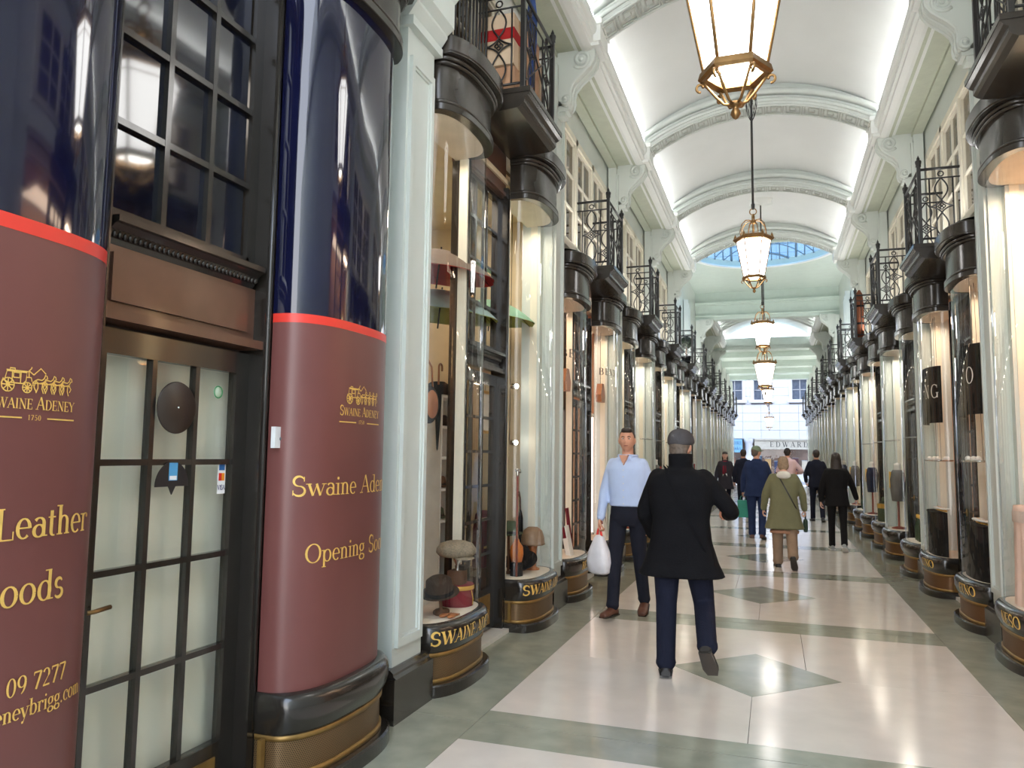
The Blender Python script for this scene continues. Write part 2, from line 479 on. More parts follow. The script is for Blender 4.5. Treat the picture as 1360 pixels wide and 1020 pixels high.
# ------------------------------------------------------------------ ceiling: vaults, ribs, cornices, dome
ceil = struct(link('ceiling', None))
VH, VZ, VC = 1.85, 6.25, 7.0
VR = (VH**2+(VC-VZ)**2)/(2*(VC-VZ))
def vault_z(x): return VC-VR+sqrt(max(VR**2-x*x, 0))
RH, RZ, RC = 1.6, 6.2, 6.68
RR = (RH**2+(RC-RZ)**2)/(2*(RC-RZ))
def rib_z(x, e=0): return RC-RR+sqrt(max((RR+e)**2-x*x, 0))
def vault(y0, y1):
    mb = MB()
    rows = []
    for y in (y0, y1):
        rows.append([(VH*sin(pi/2*t/20), y, vault_z(VH*sin(pi/2*t/20))) for t in range(-20, 21)])
    mb.grid(rows)
    rows = [[(p[0], p[1], p[2]+.05) for p in r] for r in rows]
    mb.grid(rows)
    mb.build('vault', M_VAULT, ceil)
def rib(y, key=True):
    mb = MB()
    N = 36
    xs = [RH*(-1+2*i/N) for i in range(N+1)]
    # section: (dy, e) e = radial offset above the soffit
    for sec in ([(-.17, 0), (.17, 0), (.17, .5), (-.17, .5)], [(-.2, .05), (-.17, .05), (-.17, .1), (-.2, .1)],
                [(-.24, .16), (-.17, .14), (-.17, .24), (-.24, .22)], [(.17, .14), (.24, .16), (.24, .22), (.17, .24)],
                [(-.172, -.012), (-.14, -.012), (-.14, .01), (-.172, .01)], [(.14, -.012), (.172, -.012), (.172, .01), (.14, .01)]):
        rows = [[(x, y+dy, rib_z(x, e)) for x in xs] for dy, e in sec]
        mb.grid(rows, closed_v=True)
    r = mb.build('rib', mat('rib_plaster', srgb(212, 218, 214), 0.55, var=.03), ceil)
    if key:
        mk = MB()
        A = math.asin(RH/RR)
        nk = 13
        ua = 2*A/nk
        def seg(u0, v0, u1, v1, w=.016):
            # raised bar on the soffit between two points of a unit
            if abs(u1-u0) < 1e-6:
                us, vs = (u0-w/2/ (ua*RR), u0+w/2/(ua*RR)), (v0, v1)
            else:
                us, vs = (u0, u1), (v0-w/2/.26, v0+w/2/.26)
            ang = [-A+(i+u)*ua for u in us]
            ys = [y-.13+.26*v for v in vs]
            top, bot = RR-.0005, RR-.016
            vv = []
            for R0 in (bot, top):
                for a, q in ((ang[0], ys[0]), (ang[1], ys[0]), (ang[1], ys[1]), (ang[0], ys[1])):
                    vv.append((R0*sin(a), q, RC-RR+R0*cos(a)))
            mk.add(vv, [(0,3,2,1),(4,5,6,7),(0,1,5,4),(1,2,6,5),(2,3,7,6),(3,0,4,7)], False)
        for i in range(nk):
            for a in ((.0,0,.0,1),(.14,.1,.14,.9),(.14,.9,.88,.9),(.88,.9,.88,.1),(.88,.1,.34,.1),(.34,.1,.34,.62),(.34,.62,.66,.62),(.66,.62,.66,.36)):
                seg(*a)
        mk.build('greek_key_relief', mat('key_plaster', srgb(186, 190, 184), 0.6, var=.03), r)
    for s in (-1, 1):
        mi = MB()
        mi.box(s*1.52, s*1.68, y-.2, y+.2, 6.06, 6.24)
        mi.box(s*1.50, s*1.70, y-.22, y+.22, 6.24, 6.30)
        mi.box(s*1.54, s*1.66, y-.18, y+.18, 6.02, 6.06)
        mi.build('impost_block', M_WHITE, r)
for a in (0, 1, 2, 3, 4):
    vault(PY(a)+.16, PY(a+1)-.16)
vault(PY(7)+.3, PY(8)-.16); vault(PY(8)+.16, PY(9)-.1)
for k in (0, 1, 2, 3, 4, 5):
    rib(PY(k))
rib(PY(8), False)
CORN = [(1.70, 6.00), (1.63, 6.01), (1.63, 6.05), (1.60, 6.06), (1.60, 6.13), (1.575, 6.145), (1.56, 6.18), (1.56, 6.24), (1.60, 6.25), (1.68, 6.25), (1.70, 6.10), (1.95, 6.10), (1.95, 6.06)]
for y0, y1 in ((PY(-1), PY(5)+.2), (PY(7)+.3, PY(9))):
    for s, nm in SIDES:
        mb = MB(); mb.s = False
        mb.prism([(s*d, z) for d, z in CORN][::s], 'y', y0, y1)
        mb.build('cornice', M_WHITE, ceil)
        mb = MB()
        mb.box(s*1.66, s*2.2, y0, y1, 6.03, 6.09)
        mb.box(s*2.02, s*2.14, y0, y1, 5.98, 6.03)
        mb.box(s*1.74, s*1.78, y0, y1, 6.01, 6.03)
        mb.build('soffit', M_SAGED, ceil)
        mb = MB(); mb.box(s*1.88, s*2.25, y0, y1, 6.05, 7.1)
        mb.build('cove_back', M_VAULT, ceil)
# dome bay: flat ceiling with a round opening
DX, DY_, DR, DZ = 0, BC(6)+.1, 1.82, 6.92
M_PGREEN = mat('pale_green_plaster', srgb(200, 213, 205), 0.55, var=.03)
mb = MB()
N = 48
y0, y1 = PY(5)+.15, PY(7)
def border(a):
    dx, dy = cos(a), sin(a)
    t = min(2.3/abs(dx) if abs(dx) > 1e-6 else 1e9, (y1-DY_)/dy if dy > 1e-6 else ((y0-DY_)/dy if dy < -1e-6 else 1e9))
    return (DX+dx*t, DY_+dy*t, DZ)
angs = sorted([2*pi*i/N for i in range(N)]+[math.atan2(y1-DY_, 2.3), math.atan2(y1-DY_, -2.3), math.atan2(y0-DY_, 2.3)+2*pi, math.atan2(y0-DY_, -2.3)+2*pi])
inner = [(DX+DR*cos(a), DY_+DR*sin(a), DZ) for a in angs]
mb.grid([inner, [border(a) for a in angs]], closed_u=True, smooth=False)
mb.grid([inner, [(p[0], p[1], DZ+.16) for p in inner]], closed_u=True)
mb.build('flat_ceiling', M_PGREEN, ceil)
mb = MB(); mb.box(-2.4, 2.4, y0-.1, y0, 6.6, 7.2)
mb.build('end_wall', M_PGREEN, ceil)
dome = link('dome', None, ceil, (DX, DY_, DZ))
mb = MB()
rim = [(DR, .0), (DR-.06, -.02), (DR-.09, -.05), (DR-.03, -.08), (DR+.05, -.06), (DR+.08, .0)]
mb.lathe(rim, n=64)
mb.build('rim', M_WHITE, dome)
DH = 1.0
DRad = (DR**2+DH**2)/(2*DH)
def dome_z(r): return DH-DRad+sqrt(DRad**2-r*r)+.14
mb = MB()
for i in range(-8, 9):
    for ax in (0, 1):
        c = DR*i/8.6
        h = sqrt(DR**2-c*c)
        pts = []
        for j in range(-12, 13):
            t = h*j/12
            r = min(sqrt(c*c+t*t), DR)
            pts.append((c, t, dome_z(r)) if ax == 0 else (t, c, dome_z(r)))
        mb.tube(pts, .016 if i % 4 else .032, 4)
mb.build('glazing_bars', mat('pale_blue_bar', srgb(120, 140, 158), .5), dome)
mb = MB()
mb.lathe([(DR*q/10, dome_z(DR*q/10)+.02) for q in range(0, 11)], n=48)
mb.build('panes', glass('dome_glass', (.17, .30, .42), .4, .2), dome)
# end wall of the dome bay with mouldings
mb = MB()
ye = PY(7)
mb.box(-2.4, 2.4, ye, ye+.3, 6.02, 7.3)
mb.box(-2.4, 2.4, ye-.05, ye, 6.02, 6.12); mb.box(-2.4, 2.4, ye-.09, ye, 6.12, 6.16)
mb.box(-2.4, 2.4, ye-.06, ye, 6.50, 6.55); mb.box(-2.4, 2.4, ye-.10, ye, 6.55, 6.60)
mb.build('transverse_beam', M_PGREEN, ceil)
# last stretch: flat ceiling with beams
mb = MB(); mb.box(-2.4, 2.4, PY(9)-.1, PY(ENDK)+.4, 6.3, 6.42)
mb.build('flat_ceiling', M_PGREEN, ceil)
for k, dz in ((9, .12), (10, .0), (11, .05), (12, .0), (13, 0.0)):
    mb = MB()
    y = PY(k)
    mb.box(-2.4, 2.4, y-.2, y+.2, 6.06-dz, 6.34); mb.box(-2.4, 2.4, y-.26, y+.26, 6.2-dz, 6.34)
    mb.build('transverse_beam', M_PGREEN, ceil)
# cove lamps hidden behind the cornices
for k in list(range(1, 6))+[8, 9]:
    for s in (-1, 1):
        ld = bpy.data.lights.new('cove_lamp', 'AREA')
        ld.shape = 'RECTANGLE'; ld.size = .08; ld.size_y = S-.5
        ld.energy = COVE_W; ld.color = (1.0, .99, .97)
        lo = bpy.data.objects.new('cove_lamp', ld); COL.objects.link(lo)
        lo.location = (s*1.735, BC(k), 6.15)
        lo.rotation_euler = (0, pi-s*.75, 0)

for k in (3, 4, 5, 6, 7, 10, 11, 12, 13):  # added unseen uplights, no fitting: brighten upper walls, dome bay and far beams
    for s in (-1, 1):
        ld = bpy.data.lights.new('added_uplight', 'AREA')
        ld.shape = 'RECTANGLE'; ld.size = .16; ld.size_y = S-.7
        ld.energy = 34 if k > 5 else 14; ld.color = (1.0, .98, .95)
        lo = bpy.data.objects.new('added_uplight', ld); COL.objects.link(lo)
        lo.location = (s*1.97, BC(k), 4.75 if k == 2 else 4.15)
        lo.rotation_euler = (0, pi-s*.25, 0)

# ------------------------------------------------------------------ side walls, pilasters, consoles, upper windows
def s_profile():
    # console outline (X out from the wall, z)
    P = [(0, .62), (.41, .62), (.435, .57), (.425, .49), (.38, .42), (.31, .36), (.24, .30), (.185, .23), (.165, .16), (.172, .09), (.16, .03), (.12, .0), (.075, .015), (.055, .05), (0, .06)]
    return P
def console_mesh():
    mb = MB()
    mb.prism(s_profile()[::-1], 'y', -.12, .12)
    for y in (-.12, .12):
        for (cx, cz, R, turns) in ((.29, .50, .105, 1.7), (.115, .065, .05, 1.3)):
            pts = []
            n = 26
            for i in range(n+1):
                a = -2.4+turns*2*pi*i/n
                r = R*(1-.8*i/n)
                pts.append((cx+r*cos(a), y, cz+r*sin(a)))
            mb.tube(pts, .02, 5)
            mb.ball((cx, y, cz), (.03, .025, .03), 8, 6)
    # raised edge fillets following the S
    pts = s_profile()[1:13]
    for y in (-.1, 0, .1):
        mb.tube([(p[0], y, p[1]) for p in pts], .018, 5)
    mb.box(.0, .14, -.09, .09, -.05, .01); mb.box(0, .1, -.07, .07, -.1, -.05)
    return mb.mesh('console_bracket', [M_SAGE])
CONSOLE = console_mesh()
def pilaster_meshes(zt):
    sh = MB()
    sh.box(.0, .12, -.2, .2, .30, zt)
    z0, z1 = .42, min(zt, 4.3 if zt < 4.6 else zt)-.12
    fr = MB()
    for a, b, c, d in ((-.17, -.13, z0, z1), (.13, .17, z0, z1), (-.13, .13, z0, z0+.05), (-.13, .13, z1-.05, z1)):
        fr.box(.12, .145, a, b, c, d)
    for a, b, c, d in ((-.13, -.115, z0+.05, z1-.05), (.115, .13, z0+.05, z1-.05), (-.115, .115, z0+.05, z0+.065), (-.115, .115, z1-.065, z1-.05)):
        fr.box(.12, .132, a, b, c, d)
    pl = MB()
    pl.box(0, .18, -.27, .27, 0, .26)
    pl.prism([(0, .26), (.18, .26), (.16, .275), (.16, .29), (.135, .31), (0, .31)], 'y', -.25, .25)
    return sh.mesh('shaft', M_SAGE), fr.mesh('panel_moulding', M_SAGE), pl.mesh('plinth_block', M_BLACK)
PIL_T = pilaster_meshes(4.42)
PIL_L = pilaster_meshes(6.0)
DPIL = 2.15
def upper_window_protos(w):
    fr = MB()
    z0, z1 = 0, 1.5
    H = w/2
    n = 3
    for i in range(n+1):
        y = -H+w*i/n
        fr.box(-.06, .05, y-.04, y+.04, z0, z1)
    fr.box(-.06, .05, -H, H, z1-.08, z1); fr.box(-.06, .05, -H, H, z0, z0+.08); fr.box(-.06, .09, -H-.05, H+.05, z0-.05, z0)
    bars = MB(); panes = []
    for i in range(n):
        a, b = -H+w*i/n+.04, -H+w*(i+1)/n-.04
        # casement frame
        for q in ((a, a+.035, .08, z1-.08), (b-.035, b, .08, z1-.08), (a, b, .08, .115), (a, b, z1-.115, z1-.08)):
            bars.box(-.03, .03, *q)
        m = (a+b)/2
        bars.box(-.02, .025, m-.012, m+.012, .1, z1-.1)
        for r in (1, 2):
            z = .115+(z1-.23)*r/3
            bars.box(-.02, .025, a, b, z-.012, z+.012)
        for (p, q) in ((a+.035, m-.012), (m+.012, b-.035)):
            for r in range(3):
                zz0 = .115+(z1-.23)*r/3+.006; zz1 = .115+(z1-.23)*(r+1)/3-.006
                panes.append((p, q, zz0, zz1))
    return fr.mesh('frame', M_CREAM), bars.mesh('casement_bars', M_CREAM), panes
UW = upper_window_protos(2.7)
PANE_M = {}
M_UROOM = mat('warm_upper_room', srgb(150, 130, 100), .7, var=.2, scale=1.2)
walls = {}
WN = [0]
for s, nm in SIDES:
    w = struct(link('wall_'+nm, None)); walls[s] = w
    for k in range(0 if s < 0 else 2, ENDK+1):
        T = tall(k)
        hg = HG(k)
        zc = hg+.5
        y0, y1 = PY(k-1), PY(k)
        zs = 4.72 if T else 4.12           # sill of the upper window
        c = BC(k)
        mb = MB()
        mb.box(s*2.17, s*2.34, y0, y1, zc-.06, zs)
        if k <= 5:
            zt = zs+1.5 if not T else 6.0
            zt = min(zt, 5.68)
            mb.box(s*2.17, s*2.34, y0, y1, zt, 6.3)
            mb.box(s*2.17, s*2.34, y0, c-1.35, zs, zt); mb.box(s*2.17, s*2.34, c+1.35, y1, zs, zt)
        else:
            mb.box(s*2.17, s*2.34, y0, y1, zs, 7.2)
        mb.build('upper_wall', M_SAGE if k > 2 else M_WHITE, w)
        # jambs beside the pilasters
        mb = MB()
        for t in (-1, 1):
            e = c+t*1.425; f = c+t*S/2
            mb.box(s*2.14, s*2.34, e, f, 0, zc)
        mb.build('jamb', M_SAGE, w)
        if k <= 5:
            WN[0] += 1
            win = struct(link('window_%d' % WN[0], None, None, (s*2.19, c, zs), rz_of(s)))
            tag(win, 'cream multi-pane upper window over the %s row, %s bay from the camera' % (nm, ('camera', 'first', 'second', 'third', 'fourth', 'fifth')[k]), kind='structure')
            sc = (zt-zs)/1.5
            for q in (UW[0], UW[1]):
                o = link(q.name, q, win); o.scale = (1, 1, sc)
            if k >= 2:
                for p in UW[2]:
                    key = tuple(round(v, 3) for v in (p[1]-p[0], p[3]-p[2]))
                    if key not in PANE_M:
                        m2 = MB(); m2.box(-.004, .004, 0, p[1]-p[0], 0, p[3]-p[2]); PANE_M[key] = m2.mesh('pane', M_GLASSU)
                    o = link('pane', PANE_M[key], win, (0, p[0], p[2]*sc)); o.scale = (1, 1, sc)
            mb = MB()
            mb.box(s*2.9, s*2.95, c-1.6, c+1.6, zs-.3, 6.2); mb.box(s*2.34, s*2.95, c-1.6, c+1.6, 6.1, 6.2); mb.box(s*2.34, s*2.95, c-1.6, c+1.6, zs-.3, zs-.2)
            mb.build('upper_room', M_UROOM, w)
    for k in range(0 if s < 0 else 2, ENDK+1):
        y = PY(k)
        p = link('pilaster', None, w, (s*DPIL, y, 0), rz_of(s))
        for q in (PIL_T if k <= 1 else PIL_L):
            link(q.name, q, p)
        if k <= 1:
            mb = MB()
            mb.box(0, .17, -.23, .23, 4.36, 4.42)
            mb.prism([(0, 4.42), (.14, 4.42), (.2, 4.5), (.2, 4.52), (.25, 4.56), (.25, 4.74), (.29, 4.78), (.29, 4.84), (0, 4.84)][::-1], 'y', -.24, .24)
            mb.build('capital_block', M_SAGE, p)
            mb = MB(); mb.box(0, .1, -.2, .2, 4.84, 6.0)
            mb.build('upper_shaft', M_SAGE, p)
        if k <= 5 or k in (7, 8, 9):
            link('console_bracket', CONSOLE, w, (s*2.04, y, 5.42), rz_of(s))
# plain wall nearest the camera on the right, beside and behind it
mb = MB(); mb.box(2.1, 2.3, -6, PY(1), 0, 6.3)
struct(mb.build('wall_right_near', M_SAGE))
mb = MB(); mb.box(-2.3, -2.1, -6, PY(-1), 0, 6.3)
struct(mb.build('wall_left_near', M_SAGE))

# ------------------------------------------------------------------ shop rooms behind the windows
ROOM = {(-1, 0): M_SHOPDARK, (-1, 1): M_SHOPDARK, (-1, 2): M_SHOPWALL, (-1, 3): M_BLUSH, (-1, 4): M_SHOPWALL, (1, 2): M_BLUSH, (1, 3): M_BLUSH, (1, 4): M_SHOPDARK}
for s, nm in SIDES:
    for k in range(0 if s < 0 else 2, ENDK+1):
        m = ROOM.get((s, k), M_SHOPWALL if (k*7+s) % 3 else M_BLUSH)
        d1 = 3.7 if (s, k) in ((-1, 2), (-1, 3)) else 3.0
        zt = HG(k)+.15
        y0, y1 = PY(k-1)+.06, PY(k)-.06
        mb = MB()
        mb.box(s*d1, s*(d1+.06), y0, y1, 0, zt)
        mb.box(s*2.3, s*d1, y0-.05, y0, 0, zt); mb.box(s*2.3, s*d1, y1, y1+.05, 0, zt)
        mb.box(s*2.2, s*(d1+.06), y0, y1, zt, zt+.05)
        mb.box(s*2.3, s*(d1+.06), y0, y1, -.02, .02)
        o = struct(mb.build('wall_shop_%s_%d' % (nm, k), m))

# ------------------------------------------------------------------ bow windows
def plan(n=36, off=0.0, p=2.7):
    D = 800
    dense = []
    for i in range(D+1):
        t = -pi/2+pi*i/D
        c, q = max(cos(t), 0), sin(t)
        dense.append((BB*c**(2/p), BA*math.copysign(abs(q)**(2/p), q)))
    ac = [0]
    for a, b in zip(dense, dense[1:]): ac.append(ac[-1]+math.hypot(b[0]-a[0], b[1]-a[1]))
    out, j = [], 0
    for i in range(n+1):
        t = ac[-1]*i/n
        while j < D-1 and ac[j+1] < t: j += 1
        f = (t-ac[j])/(ac[j+1]-ac[j])
        x = dense[j][0]+(dense[j+1][0]-dense[j][0])*f
        y = dense[j][1]+(dense[j+1][1]-dense[j][1])*f
        nx = abs(x/BB)**(p-1)/BB
        ny = math.copysign(abs(y/BA)**(p-1)/BA, y)
        l = math.hypot(nx, ny) or 1
        nx, ny = nx/l, ny/l
        yy = y+ny*off
        if off > 0: yy = max(-BA-.3*off, min(BA+.3*off, yy))
        out.append((x+nx*off, yy, nx, ny))
    return out
PL = plan(80)
_arc = [0]
for a, b in zip(PL, PL[1:]): _arc.append(_arc[-1]+math.hypot(b[0]-a[0], b[1]-a[1]))
ARC = _arc[-1]
def bow_at(u, z, off):
    t = min(max(u+ARC/2, 0), ARC-1e-6)
    i = 0
    while _arc[i+1] < t: i += 1
    f = (t-_arc[i])/(_arc[i+1]-_arc[i])
    a, b = PL[i], PL[i+1]
    x, y = a[0]+(b[0]-a[0])*f, a[1]+(b[1]-a[1])*f
    nx, ny = a[2]+(b[2]-a[2])*f, a[3]+(b[3]-a[3])*f
    return (x+nx*off, y+ny*off, z)
_PLC = {}
def plan_c(n, o):
    if (n, o) not in _PLC: _PLC[(n, o)] = plan(n, o)
    return _PLC[(n, o)]
def sweep(mb, prof, n=36, smooth=True):
    mb.grid([[(x, y, z) for x, y, nx, ny in plan_c(n, o)] for o, z in prof], smooth=smooth)
def cap_face(mb, z, off=0.0, back=-.1, up=True):
    pl = plan(28, off)
    pts = [(x, y, z) for x, y, nx, ny in pl]+[(back, pl[-1][1], z), (back, pl[0][1], z)]
    f = list(range(len(pts)))
    mb.add(pts, [f if up else f[::-1]], False)
CAPP = [(-.03, 0), (.048, 0), (.052, .004), (.052, .046), (.03, .05), (.03, .33), (.05, .332), (.05, .392), (.118, .394), (.118, .402), (.126, .41), (.126, .515), (.112, .53), (-.05, .56)]
def bead(off, z, r): return [(off+r*cos(-pi/2+pi*i/6), z+r*sin(-pi/2+pi*i/6)) for i in range(7)]
ROLL_P = [(-.02, .462), (.015, .465), (.042, .455), (.062, .43), (.068, .40), (.066, .36), (.055, .32), (.035, .29), (.03, .27), (-.03, .27)]
BOWM = {}
def bow_meshes(hg, deckm=None):
    if hg in BOWM: return BOWM[hg]
    d = {}
    mb = MB(); sweep(mb, [(.0, .46), (.0, hg)]); d['glass'] = mb.mesh('glass', M_GLASS)
    mb = MB(); mb.s = True
    CP = [(o, z+hg) for o, z in CAPP]
    for i in range(len(CP)-1): sweep(mb, CP[i:i+2])
    for o_, z_, r_ in ((.036, .066, .015), (.052, .347, .014), (.066, .377, .016)): sweep(mb, bead(o_, hg+z_, r_))
    cap_face(mb, hg+.56, .05)
    d['capital'] = mb.mesh('capital', M_BRONZE)
    mb = MB(); cap_face(mb, hg+.001, 0, -.12, False); d['head_panel'] = mb.mesh('head_panel', M_DECK)
    mb = MB(); sweep(mb, ROLL_P); d['base_roll'] = mb.mesh('base_roll', M_BLACK)
    mb = MB(); sweep(mb, [(.02, .28), (.02, .06)]); d['grille'] = mb.mesh('grille', M_GRILLE, uv=lambda p: (math.atan2(p[1], p[0]+.1)*.45, p[2]))
    mb = MB(); sweep(mb, [(.02, .275), (.032, .275), (.032, .25), (.02, .25)]); sweep(mb, [(.02, .105), (.032, .105), (.032, .075), (.02, .075)])
    for t in (-1, 1):
        p = bow_at(t*(ARC/2-.05), 0, .028)
        mb.box(p[0]-.012, p[0]+.012, p[1]-.014, p[1]+.014, .09, .26)
    d['grille_frame'] = mb.mesh('grille_frame', M_BRASSD)
    mb = MB(); sweep(mb, [(.0, .08), (.07, .08), (.08, .07), (.08, 0)], smooth=False); d['plinth'] = mb.mesh('plinth', M_BLACK)
    mb = MB(); cap_face(mb, .463, -.004, -.14); cap_face(mb, .40, -.004, -.14, False)
    mb.box(-.16, -.14, -BA, BA, .02, .463)
    d['display_floor'] = mb.mesh('display_floor', M_DECK)
    BOWM[hg] = d
    return d
def ordinal(n):
    return ('zeroth', 'first', 'second', 'third', 'fourth', 'fifth', 'sixth', 'seventh', 'eighth', 'ninth', 'tenth', 'eleventh', 'twelfth', 'thirteenth', 'fourteenth')[n]
BOW = {}
def bow(s, k, t, label, group=None, skip=(), grillem=None):
    """t = -1 near the camera side of the door, +1 beyond it"""
    nm = 'left' if s < 0 else 'right'
    o = thing('bow_window', label, 'shop window', (s*XW, BY(s, k, t)+t*BT, 0), rz_of(s), group or 'bow windows along the %s side' % nm)
    for q, me in bow_meshes(HG(k)).items():
        if q in skip: continue
        c = link(q, me, o)
        if q == 'grille' and s > 0:
            c.material_slots[0].link = 'OBJECT'; c.material_slots[0].material = M_GRILLEB
    BOW[(s, k, t)] = o
    return o
def roll_text(o, txt, size=.085, m=M_GOLD, skew=0, rep=True):
    mb = MB()
    def mp(u, v):
        z = .375+v
        off = .0685-((v-.02)**2)*3.0
        return bow_at(u, z, off+.003)
    write(mb, txt, size, skew, -.045, mp, sp=.05, bold=1.25)
    return mb.build('gold_lettering', m, o)

# ------------------------------------------------------------------ doors between the bows
def door(s, k, rows, detail):
    hg = HG(k)
    n = {(-1): 0, 1: ENDK}[s]+k
    D0 = 2.28
    o = link('door_%d' % n, None, None, (s*D0, BY(s, k), 0), rz_of(s))
    tag(o, '%s glazed shop door between bow windows, %s bay on the %s' % ('black', ordinal(k), 'left' if s < 0 else 'right'), kind='structure')
    mb = MB()
    for t in (-1, 1):
        mb.box(-.04, .105, t*.465, t*.518, 0, hg+.1)
        mb.tube([(.105, t*.492, .3), (.105, t*.492, hg)], .014, 8)
    mb.build('jamb_posts', M_BLACK, o)
    ztop = 2.07 if k == 1 else 2.32
    mb = MB()
    for t in (-1, 1): mb.box(-.02, .025, t*.375, t*.465, .05, ztop)
    zb = .28 if k == 1 else .42
    zg = ztop-.1
    mb.box(-.02, .025, -.375, .375, .05, zb); mb.box(-.02, .025, -.375, .375, zg, ztop)
    leaf = mb.build('leaf', M_BLACK, o)
    if detail < 3:
        mb = MB(); mb.box(.025, .033, -.34, .34, .1, zb-.06)
        mb.build('kick_plate', M_BRASSD, leaf)
    cols = 3
    bw = .025
    mb = MB()
    for i in range(1, cols): mb.box(-.015, .02, -.375+.75*i/cols-bw/2, -.375+.75*i/cols+bw/2, zb, zg)
    for r in range(1, rows):
        z = zb+(zg-zb)*r/rows
        mb.box(-.015, .0195, -.375, .375, z-bw/2, z+bw/2)
    mb.build('glazing_bars', M_BLACK, leaf)
    pm = M_GLASS
    if detail == 1:
        for i in range(cols):
            for r in range(rows):
                a, b = -.375+.75*i/cols+bw/2, -.375+.75*(i+1)/cols-bw/2
                z0, z1 = zb+(zg-zb)*r/rows+bw/2, zb+(zg-zb)*(r+1)/rows-bw/2
                m2 = MB(); m2.box(-.002, .002, a-.005, b+.005, z0-.005, z1+.005)
                m2.build('pane', pm, leaf)
    else:
        m2 = MB(); m2.box(-.002, .002, -.375, .375, zb, zg); m2.build('pane', pm, leaf)
    # transom
    zt = ztop+.32 if k == 1 else 2.42
    mb = MB(); mb.box(-.04, .04, -.465, .465, ztop+.02, zt); mb.box(.04, .1, -.465, .465, ztop+.02, ztop+.06)
    mb.box(.04, .055, -.4, .4, ztop+.1, zt-.03)
    mb.build('transom_panel', M_BROWN if k == 1 else M_BLACK, o)
    mb = MB()
    mb.prism([(-.02, zt), (.04, zt), (.055, zt+.02), (.07, zt+.03), (.075, zt+.05), (.1, zt+.07), (.115, zt+.075), (.115, zt+.1), (-.02, zt+.1)][::-1], 'y', -.44, .44)
    for i in range(34):
        y = -.42+.84*i/33
        mb.ball((.068, y, zt+.035), (.012, .009, .016), 6, 4)
    mb.build('transom_moulding', M_BLACK, o)
    # upper light
    z0, z1 = zt+.13, hg+.0
    rws = max(1, round((z1-z0)/.36))
    mb = MB()
    for t in (-1, 1): mb.box(-.03, .03, t*.40, t*.465, zt+.1, z1)
    mb.box(-.03, .03, -.42, .42, zt+.1, z0+.02); mb.box(-.03, .03, -.42, .42, z1-.04, z1)
    for i in (1, 2): mb.box(-.02, .028, -.4+.8*i/3-.014, -.4+.8*i/3+.014, z0, z1)
    for r in range(1, rws):
        z = z0+(z1-z0)*r/rws
        mb.box(-.02, .027, -.4, .4, z-.014, z+.014)
    uf = mb.build('upper_sash', M_BLACK, o)
    um = M_NAVYG if k == 1 and s < 0 else M_GLASS
    if detail == 1:
        for i in range(3):
            for r in range(rws):
                m2 = MB(); m2.box(-.002, .002, -.4+.8*i/3+.01, -.4+.8*(i+1)/3-.01, z0+(z1-z0)*r/rws+.01, z0+(z1-z0)*(r+1)/rws-.01)
                m2.build('pane', um, uf)
    else:
        m2 = MB(); m2.box(-.002, .002, -.4, .4, z0, z1); m2.build('pane', um, uf)
    mb = MB(); mb.box(-.04, .06, -.53, .53, hg, hg+.5)
    mb.box(.06, .085, -.53, .53, hg+.02, hg+.05)
    mb.build('fascia', M_BROWN if k <= 2 else M_BRONZE, o)
    mb = MB(); mb.box(-.05, .16, -.5, .5, 0, .035); mb.build('doorstep', M_STEP if k > 1 else M_BLACK, o)
    if detail < 3:
        mb = MB()
        y = -.42
        mb.tube([(.025, y, 1.0), (.06, y, 1.0), (.06, y+.03*1, 1.0), (.06, y+.1, 1.005)], .009, 6)
        mb.ball((.03, y, 1.0), (.012, .02, .045), 8, 6)
        mb.build('brass_handle', M_BRASS, leaf)
    return o
DOORP = {}
DOOR = {}
for s, nm in SIDES:
    for k in range(1 if s < 0 else 2, ENDK+1):
        detail = 1 if (s < 0 and k <= 2) else 2
        key = (s < 0 and k == 1, tall(k), detail)
        if key in DOORP and k > 3:
            o = copy_tree(DOORP[key]); o.name = 'door_%d' % ((0 if s < 0 else ENDK)+k)
            o.location = (s*2.28, BC(k), 0); o.rotation_euler = (0, 0, rz_of(s))
            o['label'] = 'black glazed shop door between bow windows, %s bay on the %s' % (ordinal(k), nm)
        else:
            o = door(s, k, 4 if k == 1 else 6, detail)
            DOORP[key] = o
        DOOR[(s, k)] = o

# ------------------------------------------------------------------ balconies
def motif(mb, P, c, z0, z1, w, r=.008):
    """lens and diamond ornament; P(t,z) -> point"""
    h = z1-z0
    zr = z0+h*.88
    mb.tube([P(c+.028*cos(a), zr+h*.06+.028*sin(a)) for a in [2*pi*i/10 for i in range(10)]], r*.9, 4, closed=True)
    zm = z0+h*.46
    for q in (-1, 1):
        pts = [P(c+q*w*.55*sin(pi*i/10), zr-(zr-(zm+w*.62))*i/10) for i in range(11)]
        mb.tube(pts, r, 4)
        pts = [P(c+q*w*.55*sin(pi*i/10), z0+((zm-w*.62)-z0)*i/10) for i in range(11)]
        mb.tube(pts, r, 4)
        # concave diamond
        for v in (-1, 1):
            pts = []
            for i in range(9):
                t = i/8
                a = (c+q*w*(1-t), zm)
                x = q*w*(1-t)**1.4; z = v*w*.62*(t)**1.4
                pts.append(P(c+x, zm+z))
            mb.tube(pts, r, 4)
    g = w*.34
    for a, b in (((-g, 0), (0, g)), ((0, g), (g, 0)), ((g, 0), (0, -g)), ((0, -g), (-g, 0)), ((-g/2, g/2), (g/2, -g/2)), ((-g/2, -g/2), (g/2, g/2))):
        mb.tube([P(c+a[0], zm+a[1]), P(c+b[0], zm+b[1])], r*.8, 4)
BXO, BYO, BH = .43, .44, .84
